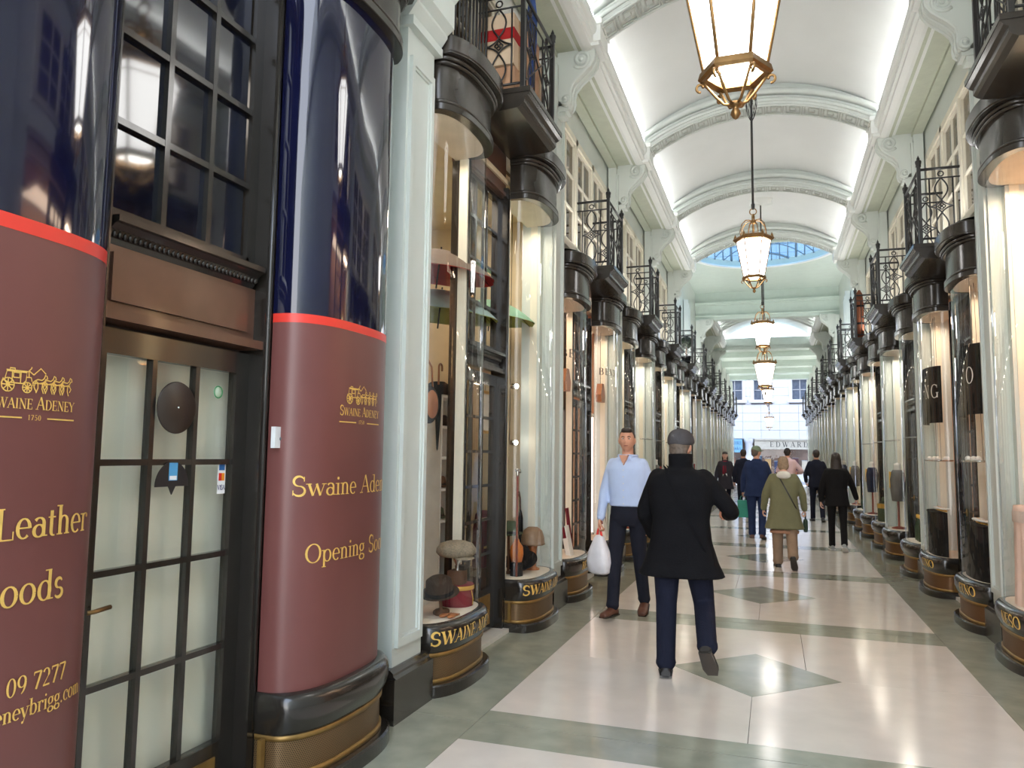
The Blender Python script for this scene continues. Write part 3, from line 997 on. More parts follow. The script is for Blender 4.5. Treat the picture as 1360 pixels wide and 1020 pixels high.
def balcony_meshes():
    d = []
    mb = MB()
    W = .485
    prof = [(0, -.2), (.40, -.17), (.44, -.15), (.46, -.13), (.46, -.09), (.49, -.075), (.51, -.05), (.51, 0), (0, 0)]
    mb.prism(prof[::-1], 'y', -W, W)
    mb.box(0, .515, -W-.01, W+.01, -.045, -.002)
    d.append(('slab', mb.mesh('slab', M_BRONZE), []))
    mb = MB()
    F = lambda t, z: (BXO, t, z)
    for z, r in ((BH, .016), (BH*.87, .009), (.06, .012)):
        mb.tube([F(-BYO, z), F(BYO, z)], r, 4)
    for t in (-.36, -.12, .12, .36): mb.tube([F(t, .06), F(t, BH*.87)], .008, 4)
    for c in (-.24, .24): motif(mb, F, c, .06, BH*.98, .11)
    # crossing lattice behind the ornament
    for q in (-1, 1):
        pts = [F(q*BYO*(1-2*i/12), .06+(BH*.81)*i/12) for i in range(13)]
        mb.tube(pts, .008, 4)
    d.append(('front_railing', mb.mesh('front_railing', M_IRON), []))
    for q in (-1, 1):
        mb = MB()
        G = lambda t, z: (t, q*BYO, z)
        for z, r in ((BH, .016), (BH*.87, .009), (.06, .012)):
            mb.tube([G(.0, z), G(BXO, z)], r, 4)
        for t in (.10, .33): mb.tube([G(t, .06), G(t, BH*.87)], .008, 4)
        motif(mb, G, .215, .06, BH*.98, .115)
        d.append(('side_railing', mb.mesh('side_railing', M_IRON), []))
        mb = MB()
        mb.box(BXO-.018, BXO+.018, q*BYO-.018, q*BYO+.018, 0, BH+.03)
        fi = MB()
        fi.lathe([(.0, BH+.17), (.008, BH+.15), (.018, BH+.125), (.012, BH+.115), (.03, BH+.105), (.034, BH+.09), (.026, BH+.05), (.03, BH+.04), (.02, BH+.03)], (BXO, q*BYO, 0), 10)
        d.append(('corner_post', mb.mesh('corner_post', M_IRON), [('finial', fi.mesh('finial', M_IRON))]))
    return d
BALC = balcony_meshes()
BALS = {}
for s, nm in SIDES:
    for k in range(1 if s < 0 else 2, ENDK+1):
        if s < 0 and k == 1: continue
        z = 4.60 if tall(k) else 3.95
        n = k-1
        if s < 0: lab = ('black iron balcony stacked with cardboard boxes, above lit hat shop door' if k == 2 else 'black iron balcony over shop door, %s along the left side' % ordinal(n))
        else: lab = ('black iron balcony cut by the top right corner of view' if k == 2 else 'black iron balcony over shop door, %s along the right side' % ordinal(n))
        o = thing('balcony', lab, 'balcony', (s*XW, BC(k), z), rz_of(s), 'iron balconies along the arcade')
        for q, me, sub in BALC:
            c = link(q, me, o)
            for q2, me2 in sub: link(q2, me2, c)
        BALS[(s, k)] = o
# guard rail over the near bow of the second bay
mb = MB()
for i in range(14):
    y = -1.42+.93*i/13
    mb.tube([(.12, y, .0), (.12, y, .98)], .011, 4)
mb.tube([(.12, -1.45, .98), (.12, -.47, .98)], .018, 4)
gr = thing('guard_rail', 'plain black bar railing over the near bow of the hat shop', 'railing', (-XW, BC(2), 4.60), 0)
mb.build('guard_bars', M_IRON, gr)
# ------------------------------------------------------------------ placing the bow windows
def bow_label(s, k, t):
    side = 'left' if s < 0 else 'right'
    if s < 0 and k == 1:
        return ('bow window in burgundy and navy vinyl reading Leather Goods, at left edge of view' if t < 0 else
                'bow window in burgundy and navy vinyl reading Opening Soon, beside curtained glazed door')
    if s < 0 and k == 2:
        return ('tall lit bow window showing a tweed cap, between white pilaster and hat shop door' if t < 0 else
                'tall lit bow window showing a silver handled cane, beyond hat shop door')
    if s > 0 and k == 2: return 'tall peach lit bow window at the right edge of view'
    if s > 0 and k == 3:
        return ('bow window with black hanging panel marked O, beside the nearest right pilaster' if t < 0 else
                'bow window with black hanging panel marked NG, right row')
    if s < 0 and k == 3:
        return ('bow window lettered BENSON, near side of the second left balcony' if t < 0 else 'bow window lettered BENSON, far side of the second left balcony')
    return 'clear bow window on the %s side of the %s %s balcony' % ('near' if t < 0 else 'far', ordinal(k-1), side)
for s, nm in SIDES:
    for k in range(1 if s < 0 else 2, ENDK+1):
        for t in (-1, 1):
            if s > 0 and k == 2 and t < 0: continue
            o = bow(s, k, t, bow_label(s, k, t), skip=('glass', 'head_panel', 'display_floor') if (s < 0 and k == 1) else ())
            # lining of the window ends
            if not (s < 0 and k == 1) and k <= 6:
                key = ('lining', HG(k))
                if key not in BOWM:
                    mb = MB()
                    for q in (-1, 1): mb.box(-.075, .0, q*BA, q*(BA-.02), .46, HG(k))
                    BOWM[key] = mb.mesh('lining', M_CREAM)
                link('lining', BOWM[key], o)
            if s < 0 and k == 2: roll_text(o, 'SWAINE ADENEY', .088)
            elif s < 0 and k == 3: roll_text(o, 'BENSON', .085)
            elif s > 0 and k == 3: roll_text(o, 'ETNO', .088, M_GOLD, .22)
            elif s > 0 and k == 2: roll_text(o, 'NESO', .09, M_GOLD, .18)
# ------------------------------------------------------------------ printed vinyl of the nearest shop
def strokes(mb, mp, polys, w):
    for p in polys:
        ribbon(mb, p, [w]*len(p), mp)
def circ(cx, cy, r, a0=0, a1=360, n=14, ry=None):
    return [(cx+r*cos(radians(a0+(a1-a0)*i/n)), cy+(ry or r)*sin(radians(a0+(a1-a0)*i/n))) for i in range(n+1)]
def coach(mb, mp, u0, v0, h):
    """coach with driver and a team of horses, drawn with gold lines; h = height"""
    k = h
    T = lambda pts: [(u0+x*k, v0+y*k) for x, y in pts]
    L = []
    for cx, r in ((-1.35, .26), (-.55, .2)):
        L += [circ(cx, r, r), circ(cx, r, r*.25)]
        for a in range(0, 180, 45):
            L.append([(cx-r*cos(radians(a)), r-r*sin(radians(a))), (cx+r*cos(radians(a)), r+r*sin(radians(a)))])
    L += [[(-1.5, .42), (-1.35, .34), (-.75, .34), (-.62, .45), (-.6, .78), (-1.42, .78), (-1.5, .42)],
          [(-1.2, .36), (-1.2, .78)], [(-.85, .36), (-.85, .78)], [(-1.15, .55), (-.9, .55), (-.9, .74), (-1.15, .74), (-1.15, .55)],
          [(-1.45, .82), (-.55, .82)], [(-1.3, .82), (-1.3, .9), (-1.1, .9), (-1.1, .82)], [(-.6, .6), (-.4, .6), (-.36, .45)], [(-.5, .62), (-.52, .85), (-.42, .95), (-.4, 1.02)],
          [(-.5, .85), (-.3, .72)], [(-.3, .72), (0.0, 1.0), (.25, .8)], [(-.35, .4), (1.5, .42)], [(-1.62, .3), (-1.55, .5), (-1.5, .42)]]
    for i in range(4):
        x = -.1+i*.42
        L += [[(x-.12, .5), (x, .56), (x+.18, .54), (x+.28, .62), (x+.33, .76), (x+.4, .72), (x+.44, .62), (x+.36, .6), (x+.28, .46), (x+.05, .4), (x-.12, .5)],
              [(x-.1, .46), (x-.16, .25), (x-.05, .06)], [(x, .42), (x+.02, .22), (x-.06, .02)], [(x+.26, .46), (x+.4, .3), (x+.32, .16)], [(x+.22, .44), (x+.2, .2), (x+.28, .02)],
              [(x-.12, .5), (x-.22, .42), (x-.2, .28)]]
    strokes(mb, mp, [T(p) for p in L], h*.045)
def vinyl(o, lines, logo):
    mb = MB(); sweep(mb, [(0, .462), (0, 2.235)], 40); mb.build('burgundy_vinyl', M_BURG, o)
    mb = MB(); sweep(mb, [(.001, 2.235), (.001, 2.28)], 40); mb.build('red_stripe', M_RED, o)
    mb = MB(); sweep(mb, [(0, 2.28), (0, 4.02)], 40); mb.build('navy_vinyl', M_NAVY, o)
    mp = lambda u, v: bow_at(u, v, .003)
    for txt, size, u, z, al, xs in lines:
        mb = MB(); write(mb, txt, size, u, z, mp, al, sp=.03, bold=.95, xs=xs)
        mb.build('gold_lettering', M_GOLD, o)
    mb = MB()
    sz, z, w, uo = logo
    mp = lambda u, v: bow_at(u+uo, v, .003)
    write(mb, 'SWAINE ADENEY', sz, 0, z, mp, 'c', sp=.04, small=sz*.78, xs=w)
    W2 = text_width('SWAINE ADENEY', sz*.82, .04)*w/2
    z2 = z-.028*sz/.04
    for q in (-1, 1): ribbon(mb, [(q*(.045*sz/.04+(W2-.045*sz/.04)*i/6), z2) for i in range(7)], [.0045*sz/.04]*7, mp)
    write(mb, '1750', sz*.42, 0, z2-.006, mp, 'c', sp=.18)
    coach(mb, mp, W2*.06, z+sz*1.25, sz*2.0)
    mb.build('coach_emblem', M_GOLD, o)
vinyl(BOW[(-1, 1, -1)], [('Leather', .090, .0, 1.335, 'l', 1.0), ('Goods', .09, .10, 1.143, 'c', 1.05), ('09 7277', .054, .29, .885, 'r', 1.0), ('swaineadeneybrigg.com', .048, .10, .815, 'c', .95)], (.038, 1.715, .94, .10))
vinyl(BOW[(-1, 1, 1)], [('Swaine Adeney', .094, 0, 1.385, 'c', 1.22), ('Opening Soon', .09, 0, 1.06, 'c', 1.16)], (.05, 1.79, .98, 0))
# dark lettering on the glass of the second shop
M_INK = mat('dark_glass_lettering', srgb(52, 44, 40), .5)
for t in (-1, 1):
    mb = MB()
    write(mb, 'BENSON', .088, -.19, 2.70, lambda u, v: bow_at(u, v, .004), 'c', sp=.26, bold=1.3, xs=1.1)
    mb.build('glass_lettering', M_INK, BOW[(-1, 3, t)])

# ------------------------------------------------------------------ details of the curtained door
d1 = DOOR[(-1, 1)]
leaf1 = [c for c in d1.children if c.name.startswith('leaf')][0]
M_CURT = mat('cream_paper_blind', srgb(236, 230, 212), .8, var=.04, scale=2.5)
mb = MB()
rows = []
for z in (.06, .5, 1.0, 1.5, 2.02):
    rows.append([(-.07+.012*sin(y*23+z*2)+.006*sin(y*51+z*5), y, z) for y in [-.45+.9*i/40 for i in range(41)]])
mb.grid(rows)
mb.build('paper_blind', M_CURT, leaf1)
DX1, DY1 = -2.28, BY(-1, 1)
o = thing('round_sign', 'dark round disc hung on middle pane of curtained door', 'sign', (DX1+.03, DY1-.005, 1.78))
mb = MB(); mb.lathe([(.0, -.004), (.108, -.004), (.112, 0), (.108, .006), (.0, .008)], n=36, axis=Matrix.Rotation(pi/2, 4, 'Y')); mb.build('disc', mat('dark_brown_disc', srgb(58, 46, 38), .4), o)
mb = MB(); mb.ball((.01, 0, 0), .006, 8, 6); mb.build('screw_head', mat('chrome', srgb(220, 220, 220), .15, 1.0), o)
o = thing('half_round_sign', 'black half round card with small blue sticker, below round disc on door', 'sign', (DX1+.024, DY1-.005, 1.445))
mb = MB(); mb.prism([(.095*cos(pi*i/20), .105*sin(pi*i/20)) for i in range(21)], 'x', 0, .004)
mb.prism([(-.02, 0), (0, -.035), (.02, 0)][::-1], 'x', 0, .004)
mb.build('card', mat('black_card', srgb(38, 36, 38), .4), o)
mb = MB(); mb.box(.0041, .0055, -.022, .026, .025, .1); mb.build('blue_sticker', mat('blue_sticker', srgb(88, 164, 214), .4), o)
mb = MB(); mb.box(.0056, .006, -.018, .022, .028, .045); mb.build('white_strip', mat('white_print', srgb(240, 240, 240), .5), o)
o = thing('card_logo_sticker', 'white sticker of payment card logos on the right pane of curtained door', 'sticker', (DX1+.006, DY1+.325, 1.40))
mb = MB(); mb.box(0, .001, -.026, .026, 0, .16); mb.build('sticker_sheet', mat('white_print', srgb(240, 240, 240), .5), o)
mb = MB(); mb.box(.001, .0018, -.019, .019, .108, .15); mb.build('blue_logo', mat('logo_blue', srgb(44, 110, 180), .5), o)
mb = MB(); mb.box(.001, .0018, -.019, .0, .06, .095); mb.build('red_logo', mat('logo_red', srgb(210, 40, 30), .5), o)
mb = MB(); mb.box(.001, .0018, 0, .019, .06, .095); mb.build('orange_logo', mat('logo_orange', srgb(240, 150, 40), .5), o)
mb = MB(); write(mb, 'VISA', .022, 0, .018, lambda u, v: (.0019, u, v), 'c', bold=1.3, xs=.8); mb.build('lettering', mat('logo_navy', srgb(30, 40, 110), .5), o)
o = thing('round_sticker', 'small green ringed round sticker on upper right pane of curtained door', 'sticker', (DX1+.006, DY1+.275, 1.87))
mb = MB(); mb.lathe([(0, .001), (.03, .001), (.03, 0)], n=24, axis=Matrix.Rotation(pi/2, 4, 'Y')); mb.build('disc', mat('pale_green_print', srgb(196, 214, 190), .5), o)
mb = MB(); mb.tube([(.002, .027*cos(a), .027*sin(a)) for a in [2*pi*i/20 for i in range(20)]], .003, 4, closed=True); mb.build('ring', mat('green_print', srgb(70, 150, 90), .5), o)
o = thing('door_bell', 'white entry button box on door post beside burgundy bow window', 'door bell', (DX1+.153, DY1+.515, 1.66))
mb = MB(); mb.box(0, .025, -.03, .03, -.045, .045); mb.prism([(-.03, .045), (.03, .045), (.018, .058), (-.03, .058)], 'x', 0, .025); mb.build('case', mat('white_plastic', srgb(226, 228, 228), .35), o)
mb = MB(); mb.lathe([(0, .005), (.007, .004), (.009, 0)], (.025, .012, 0), 12, axis=Matrix.Rotation(pi/2, 4, 'Y')); mb.build('button', mat('grey_button', srgb(90, 92, 94), .4), o)

# ------------------------------------------------------------------ lanterns
M_MILK = mat('lit_lantern_glass', srgb(250, 250, 245), .3, var=.01, emit=(1.0, .985, .96), es=LANTERN_E)
M_ROD = mat('black_rod', srgb(38, 37, 36), .4)
def lantern(label, loc, sc, top, cage=True):
    """origin at the tip of the finial"""
    o = thing('lantern', label, 'lantern', loc, 0, 'hexagonal lanterns along the arcade')
    def hexp(r, z, n=6): return [(r*cos(2*pi*i/n), r*sin(2*pi*i/n), z) for i in range(n)]
    zb, zt = .20, .66
    rb, rt = .118, .205
    K = sc
    B = lambda mb, n, m, p=o: mb.build(n, m, p)
    def scl(mb):
        mb.v = [(x*K, y*K, z*K) for x, y, z in mb.v]; return mb
    a, b = hexp(rb, zb), hexp(rt, zt)
    for i in range(6):
        mb = MB()
        j = (i+1) % 6
        m = Vector(((a[i][0]+a[j][0])/2, (a[i][1]+a[j][1])/2, 0)).normalized()*.004
        q = [Vector(a[i]), Vector(a[j]), Vector(b[j]), Vector(b[i])]
        mb.add([p-m for p in q]+[p for p in q], [(0,3,2,1),(4,5,6,7),(0,1,5,4),(1,2,6,5),(2,3,7,6),(3,0,4,7)], False)
        B(scl(mb), 'pane', M_MILK)
    mb = MB()
    for i in range(6): mb.tube([a[i], b[i]], .008, 5)
    for r, z, w in ((.195, .60, .004),):
        mb.tube(hexp(r, z), w, 4, closed=True)
    B(scl(mb), 'frame_bars', M_BRASS)
    # bottom rim: hexagonal band with lip
    mb = MB()
    prof = [(rb-.012, zb-.022), (rb+.016, zb-.03), (rb+.026, zb-.02), (rb+.018, zb+.008), (rb+.002, zb+.014), (rb-.012, zb+.004)]
    mb.grid([hexp(r, z) for r, z in prof], closed_u=True, closed_v=True, smooth=False)
    B(scl(mb), 'bottom_rim', M_BRASS)
    # scrolls and basket under the rim
    mb = MB()
    for i in range(6):
        c, s_ = cos(2*pi*i/6), sin(2*pi*i/6)
        pts = [(rb+.012, .172), (rb-.015, .14), (rb-.045, .1), (.045, .068), (.018, .06)]
        mb.tube([(r*c, r*s_, z) for r, z in pts], .006, 5)
        sp = [(rb+.015+.02*(1-q*.6)*cos(-1.6+q*5), .15+.02*(1-q*.6)*sin(-1.6+q*5)) for q in [v/12 for v in range(13)]]
        mb.tube([(r*c, r*s_, z) for r, z in sp], .0055, 5)
    B(scl(mb), 'bottom_basket', M_BRASS)
    mb = MB()
    mb.lathe([(0, 0), (.01, .006), (.02, .022), (.017, .036), (.01, .046), (.018, .052), (.026, .058), (.026, .068), (.0, .07)], n=12)
    B(scl(mb), 'bottom_finial', M_BRASS)
    # crown rim with points
    mb = MB()
    prof = [(rt-.01, zt-.02), (rt+.016, zt-.012), (rt+.04, zt+.012), (rt+.03, zt+.03), (rt+.0, zt+.045), (rt-.03, zt+.05)]
    mb.grid([hexp(r, z) for r, z in prof], closed_u=True, closed_v=True, smooth=False)
    cr = mb
    for i in range(6):
        c, s_ = cos(2*pi*i/6), sin(2*pi*i/6)
        cr.lathe([(.02, .0), (.016, .02), (.007, .04), (.0, .06)], ((rt+.01)*c, (rt+.01)*s_, zt+.03), 6)
    B(scl(cr), 'crown_rim', M_BRASS)
    mb = MB()
    for i in range(6):
        c, s_ = cos(2*pi*i/6+.5), sin(2*pi*i/6+.5)
        pts = [(.17, zt+.03), (.175, zt+.10), (.15, zt+.19), (.10, zt+.245), (.05, zt+.25), (.02, zt+.24)]
        mb.tube([(r*c, r*s_, z) for r, z in pts], .006, 5)
        pts = [(.06, zt+.03), (.065, zt+.12), (.05, zt+.2), (.02, zt+.23)]
        mb.tube([(r*c, r*s_, z) for r, z in pts], .005, 5)
    mb.lathe([(.0, zt+.2), (.03, zt+.21), (.035, zt+.24), (.02, zt+.26), (.02, zt+.30), (.012, zt+.33), (0, zt+.335)], n=12)
    B(scl(mb), 'top_arms', M_BRASS)
    mb = MB()
    mb.tube([(.04*cos(q), 0, zt+.36+.04*sin(q)) for q in [2*pi*i/16 for i in range(16)]], .007, 5, closed=True)
    B(scl(mb), 'ring', M_BRASS)
    H = top-loc[2]
    z0 = (zt+.40)*K
    mb = MB(); mb.tube([(0, 0, z0-.01), (0, 0, H)], .014, 8)
    mb.lathe([(.0, z0-.02), (.02, z0), (.022, z0+.05), (.014, z0+.07)], n=8)
    rod = mb.build('rod', M_ROD, o)
    if cage:
        mb = MB()
        zc, hc = H*.64, .46
        for i in range(10):
            pts = []
            for j in range(13):
                t = j/12
                r = .062*sin(pi*t)**.8+.004
                an = 2*pi*i/10+1.2*t
                pts.append((r*cos(an), r*sin(an), zc+hc*t))
            mb.tube(pts, .004, 4)
        mb.build('wire_cage', M_ROD, rod)
    mb = MB()
    mb.lathe([(0, H-.09), (.03, H-.08), (.05, H-.05), (.14, H-.04), (.15, H-.025), (.21, H-.03), (.22, H-.01), (.3, H-.012), (.31, H+.02)], n=28)
    mb.build('ceiling_rose', M_WHITE, o)
    return o
lantern('largest brass hexagonal lantern, hanging at the top of view', (-.01, 4.5, 3.58), 1.5, 7.0)
lantern('second brass lantern on long rod, in front of the round skylight', (-.02, BC(3), 3.60), 1.0, 7.0)
lantern('smaller lantern third from the camera, hanging just under the beam', (0.0, BC(5), 3.72), 1.0, 7.0, False)
lantern('wide lantern fourth from the camera, below the third one', (0.0, BC(6)+.1, 3.16), 1.22, 8.05, False)
lantern('fifth lantern from the camera, against the white street building', (0.0, BC(9), 3.50), 1.0, 6.95, False)
lantern('farthest small lantern, lowest in view against street building', (0.0, BC(12), 2.95), 1.0, 6.3, False)
# ------------------------------------------------------------------ people
DG = None
def remesh(mb, name, m, parent=None, vox=.012, smooth=4, loc=(0, 0, 0), extra=None):
    """fuse overlapping solids into one continuous skin"""
    me = mb.mesh('tmp', m)
    o = bpy.data.objects.new('tmp', me); COL.objects.link(o)
    md = o.modifiers.new('r', 'REMESH'); md.mode = 'VOXEL'; md.voxel_size = vox; md.use_smooth_shade = True
    if smooth:
        sm = o.modifiers.new('s', 'SMOOTH'); sm.iterations = smooth; sm.factor = .5
    dg = bpy.context.evaluated_depsgraph_get()
    ev = o.evaluated_get(dg)
    me2 = bpy.data.meshes.new_from_object(ev)
    bpy.data.objects.remove(o, do_unlink=True)
    bpy.data.meshes.remove(me)
    if extra:   # append finer geometry (hands)
        bm = bmesh.new(); bm.from_mesh(me2)
        for x in extra: bm.from_mesh(x)
        bm.to_mesh(me2); bm.free()
    me2.polygons.foreach_set('use_smooth', [True]*len(me2.polygons))
    me2.name = name
    if not me2.materials: me2.materials.append(m)
    return link(name, me2, parent, loc)
def spline(pts, k=6):
    P = [Vector(p) for p in pts]
    out = []
    for i in range(len(P)-1):
        p0, p1, p2, p3 = P[max(i-1, 0)], P[i], P[i+1], P[min(i+2, len(P)-1)]
        for j in range(k):
            t = j/k
            out.append(.5*((2*p1)+(p2-p0)*t+(2*p0-5*p1+4*p2-p3)*t*t+(3*p1-p0-3*p2+p3)*t**3))
    out.append(P[-1])
    return out
def lerp_list(r, n):
    out = []
    for i in range(n):
        t = i/(n-1)*(len(r)-1)
        j = min(int(t), len(r)-2)
        out.append(r[j]+(r[j+1]-r[j])*(t-j))
    return out
def limb(mb, pts, rs, n=12, k=6):
    sp = spline(pts, k)
    mb.tube(sp, lerp_list(rs, len(sp)), n)
    mb.ball(pts[0], rs[0]*.98, 12, 8); mb.ball(pts[-1], rs[-1]*.98, 12, 8)
def rings(mb, rr, n=28, p=2.4):
    """torso rings (z, half width, half depth, y offset[, x offset])"""
    rows = []
    for r in rr:
        z, a, b, yo = r[:4]
        xo = r[4] if len(r) > 4 else 0
        row = []
        for j in range(n):
            t = 2*pi*j/n
            c, s_ = cos(t), sin(t)
            row.append((xo+a*math.copysign(abs(c)**(2/p), c), yo+b*math.copysign(abs(s_)**(2/p), s_), z))
        rows.append(row)
    b0 = mb.grid(rows, closed_u=True)
    N = len(rows)
    mb.f.append([b0+j for j in range(n)][::-1]); mb.mi.append(mb.m); mb.sm.append(True)
    mb.f.append([b0+(N-1)*n+j for j in range(n)]); mb.mi.append(mb.m); mb.sm.append(True)
def hand_mb(side, curl, sc=1.0):
    """hand hanging down from the wrist at the origin; side +1 right, -1 left; palm faces the body"""
    mb = MB()
    inx = -side
    mb.ball((0, 0, -.05), (.0155, .040, .05), 12, 10)
    mb.ball((0, .002, -.012), (.018, .026, .03), 10, 8)
    for y, L, r in ((.029, .072, .0088), (.010, .080, .0092), (-.009, .075, .0088), (-.027, .058, .0078)):
        p = Vector((0, y, -.088)); pts = [Vector((0, y*.8, -.06)), p.copy()]
        a = radians(12)
        for seg, f in ((.45, .4), (.32, 1.0), (.26, .9)):
            a += radians(curl)*f
            p = p+Vector((inx*sin(a), (y*.12 if seg > .4 else 0), -cos(a)))*L*seg
            pts.append(p.copy())
        mb.tube(pts, [r*1.05, r, r*.98, r*.9, r*.75], 8)
        mb.ball(pts[-1], r*.75, 8, 6)
    pts = [Vector((0, .028, -.028)), Vector((inx*.012, .048, -.05)), Vector((inx*(.02+.01*curl/40), .056, -.078)), Vector((inx*(.03+.018*curl/40), .052, -.1))]
    mb.tube(pts, [.013, .0115, .0105, .0085], 8); mb.ball(pts[-1], .0085, 8, 6)
    mb.v = [(x*sc, y*sc, z*sc) for x, y, z in mb.v]
    return mb
def head_mb(hs=1.0):
    rows = []
    n, m = 36, 26
    for i in range(m+1):
        th = -pi/2+pi*i/m
        row = []
        for j in range(n):
            ph = 2*pi*j/n
            c = max(cos(th), 1e-3)
            x, y, z = .076*c*sin(ph), .097*c*cos(ph), .118*sin(th)
            zz = z/.118
            if zz < 0:
                t = min(1, -zz)
                x *= 1-.30*t**1.3
                if y > 0: y *= 1-.06*t
                else: y *= 1-.42*t
            if zz > .3: x *= 1+.03
            if y > 0.02:
                g = lambda cx, cz, sx, sz: math.exp(-((x-cx)/sx)**2-((z-cz)/sz)**2)
                y += .017*g(0, -.018, .012, .016)+.010*g(0, .006, .009, .022)
                y += .005*g(0, .036, .05, .010)
                y -= .009*(g(.030, .016, .016, .012)+g(-.030, .016, .016, .012))
                y += .006*g(0, -.052, .022, .008)-.004*g(0, -.043, .014, .006)-.003*g(0, -.068, .02, .007)
                y += .009*g(0, -.092, .024, .014)
                y += .004*(g(.044, -.014, .016, .014)+g(-.044, -.014, .016, .014))
            row.append((x, y, z))
        rows.append(row)
    mb = MB()
    mb.grid(rows, closed_u=True)
    for s_ in (-1, 1):
        mb.ball((s_*.077, -.008, -.004), (.010, .020, .032), 10, 8, Matrix.Rotation(s_*-.25, 3, 'Z'))
    mb.v = [(x*hs, y*hs, z*hs) for x, y, z in mb.v]
    return mb
M_SKIN = mat('skin', srgb(206, 152, 126), .5, var=.06, scale=20)
M_SKINP = mat('pale_skin', srgb(220, 174, 152), .5, var=.05, scale=20)
M_EYEW = mat('eye_white', srgb(225, 222, 218), .3)
M_EYED = mat('eye_dark', srgb(50, 38, 30), .2)
M_LIP = mat('lip', srgb(176, 104, 92), .5)
M_HAIRD = mat('dark_hair', srgb(46, 36, 30), .55, var=.3, scale=60)
def cloth(name, c, rough=.9, var=.10, bump=.3, sc=90):
    return mat(name, c, rough, var=var, scale=9, bump=bump, bscale=sc, spec=.15)
def person(label, x, y, heading, H, sp):
    """local frame: forward +Y, right +X"""
    P = thing('person', label, 'person', (x, y, 0), heading)
    if 'group' in sp: P['group'] = sp['group']
    vox = sp.get('vox', .012)
    q = H/1.76
    skin = sp.get('skin', M_SKIN)
    bw = sp.get('bw', 1.0)
    # ---- joints
    L1, L2 = .245*H, .245*H
    ank = .045*H
    legs = {}
    for s_ in (-1, 1):
        a, k = [radians(v) for v in sp['legs'][0 if s_ < 0 else 1][:2]]
        hip = Vector((s_*.052*H*bw, 0, .515*H))
        kn = hip+Vector((s_*.004, sin(a)*L1, -cos(a)*L1))
        an = kn+Vector((0, sin(a-k)*L2, -cos(a-k)*L2))
        spl = sp.get('splay', ((0, 0), (0, 0)))[0 if s_ < 0 else 1][0]
        kn.x += s_*spl*.5; an.x += s_*spl
        legs[s_] = [hip, kn, an, a-k]
    foot = {}
    lows = []
    for s_ in (-1, 1):
        sp_f = sp['legs'][0 if s_ < 0 else 1]
        pit = radians(sp_f[2]) if len(sp_f) > 2 else 0.0      # positive = toes down
        foot[s_] = pit
        fl = .15*H
        hz = -ank*cos(pit)+.035*H*sin(pit)
        tz = -ank*cos(pit)-.115*H*sin(pit)
        lows.append(legs[s_][2].z+min(hz, tz))
    dz = -min(lows)
    for s_ in (-1, 1):
        for i in range(3): legs[s_][i] = legs[s_][i]+Vector((0, 0, dz))
    lean = sp.get('lean', 0.0)
    SH = lambda z: lean*(z-.52*H)          # forward lean of the trunk
    zb = dz
    arms = {}
    for s_ in (-1, 1):
        sw, ab, el, inn = [radians(v) for v in sp['arms'][0 if s_ < 0 else 1]]
        shd = Vector((s_*.104*H*bw, SH(.81*H), .812*H+zb))
        d1_ = Vector((s_*sin(ab), sin(sw)*cos(ab), -cos(sw)*cos(ab))).normalized()
        el_p = shd+d1_*.175*H
        # forearm: bend forward around X, and inwards
        d2 = Vector((d1_.x*.6-s_*sin(inn), sin(sw+el), -cos(sw+el))).normalized()
        wr = el_p+d2*.148*H
        arms[s_] = [shd, el_p, wr, d2]
    hc = Vector((0, SH(.93*H)+.012, .925*H+zb))
    hs = H/1.76*sp.get('hs', 1.0)
    yaw = sp.get('head_yaw', 0.0); tilt = sp.get('head_tilt', 0.0)
    HR = Matrix.Rotation(yaw, 3, 'Z') @ Matrix.Rotation(tilt, 3, 'X')
    def onhead(mb):
        mb.v = [tuple(HR @ (Vector(v)*hs)+hc) for v in mb.v]; return mb
    # ---- continuous body
    mb = MB()
    h = head_mb(); onhead(h)
    mb.v += h.v; mb.f += h.f; mb.mi += h.mi; mb.sm += h.sm
    neck0 = Vector((0, SH(.8*H)-.01, .80*H+zb))
    limb(mb, [neck0, (neck0+hc)/2+Vector((0, -.012, 0)), hc+Vector((0, -.018, -.05*hs))], [.062*q, .056*q, .055*q])
    rings(mb, [(.50*H+zb, .085*H*bw, .055*H, 0), (.60*H+zb, .075*H*bw, .05*H, SH(.6*H)), (.70*H+zb, .085*H*bw, .058*H, SH(.7*H)), (.77*H+zb, .075*H*bw, .05*H, SH(.79*H)), (.82*H+zb, .036*H, .035*H, SH(.83*H))])
    extra = []
    for s_ in (-1, 1):
        shd, elp, wr, d2 = arms[s_]
        limb(mb, [shd+Vector((-s_*.03*H, 0, -.024*H)), elp, wr], [.03*q, .030*q, .026*q], 10)
        hip, kn, an, sa = legs[s_]
        limb(mb, [hip, kn, an], [.058*q, .045*q, .035*q], 10)
        if sp.get('hands', True):
            hm = hand_mb(s_, sp.get('curl', (35, 35))[0 if s_ < 0 else 1], q*.98)
            zax = -d2
            yax = Vector((0, 1, 0)) if abs(d2.y) < .75 else Vector((0, 0, 1))
            tw = sp.get('twist', (0, 0))[0 if s_ < 0 else 1]
            xax = yax.cross(zax).normalized(); yax = zax.cross(xax)
            Rm = Matrix((xax, yax, zax)).transposed() @ Matrix.Rotation(radians(tw), 3, 'Z')
            hm.v = [tuple(Rm @ Vector(v)+wr+d2*.008) for v in hm.v]
            ho = remesh(hm, 'tmph', skin, None, .0048 if vox < .014 else .007, 2)
            extra.append(ho.data); bpy.data.objects.remove(ho, do_unlink=True)
    body = remesh(mb, 'body', skin, P, min(vox, .010) if sp.get('face') else vox, 2, extra=extra)
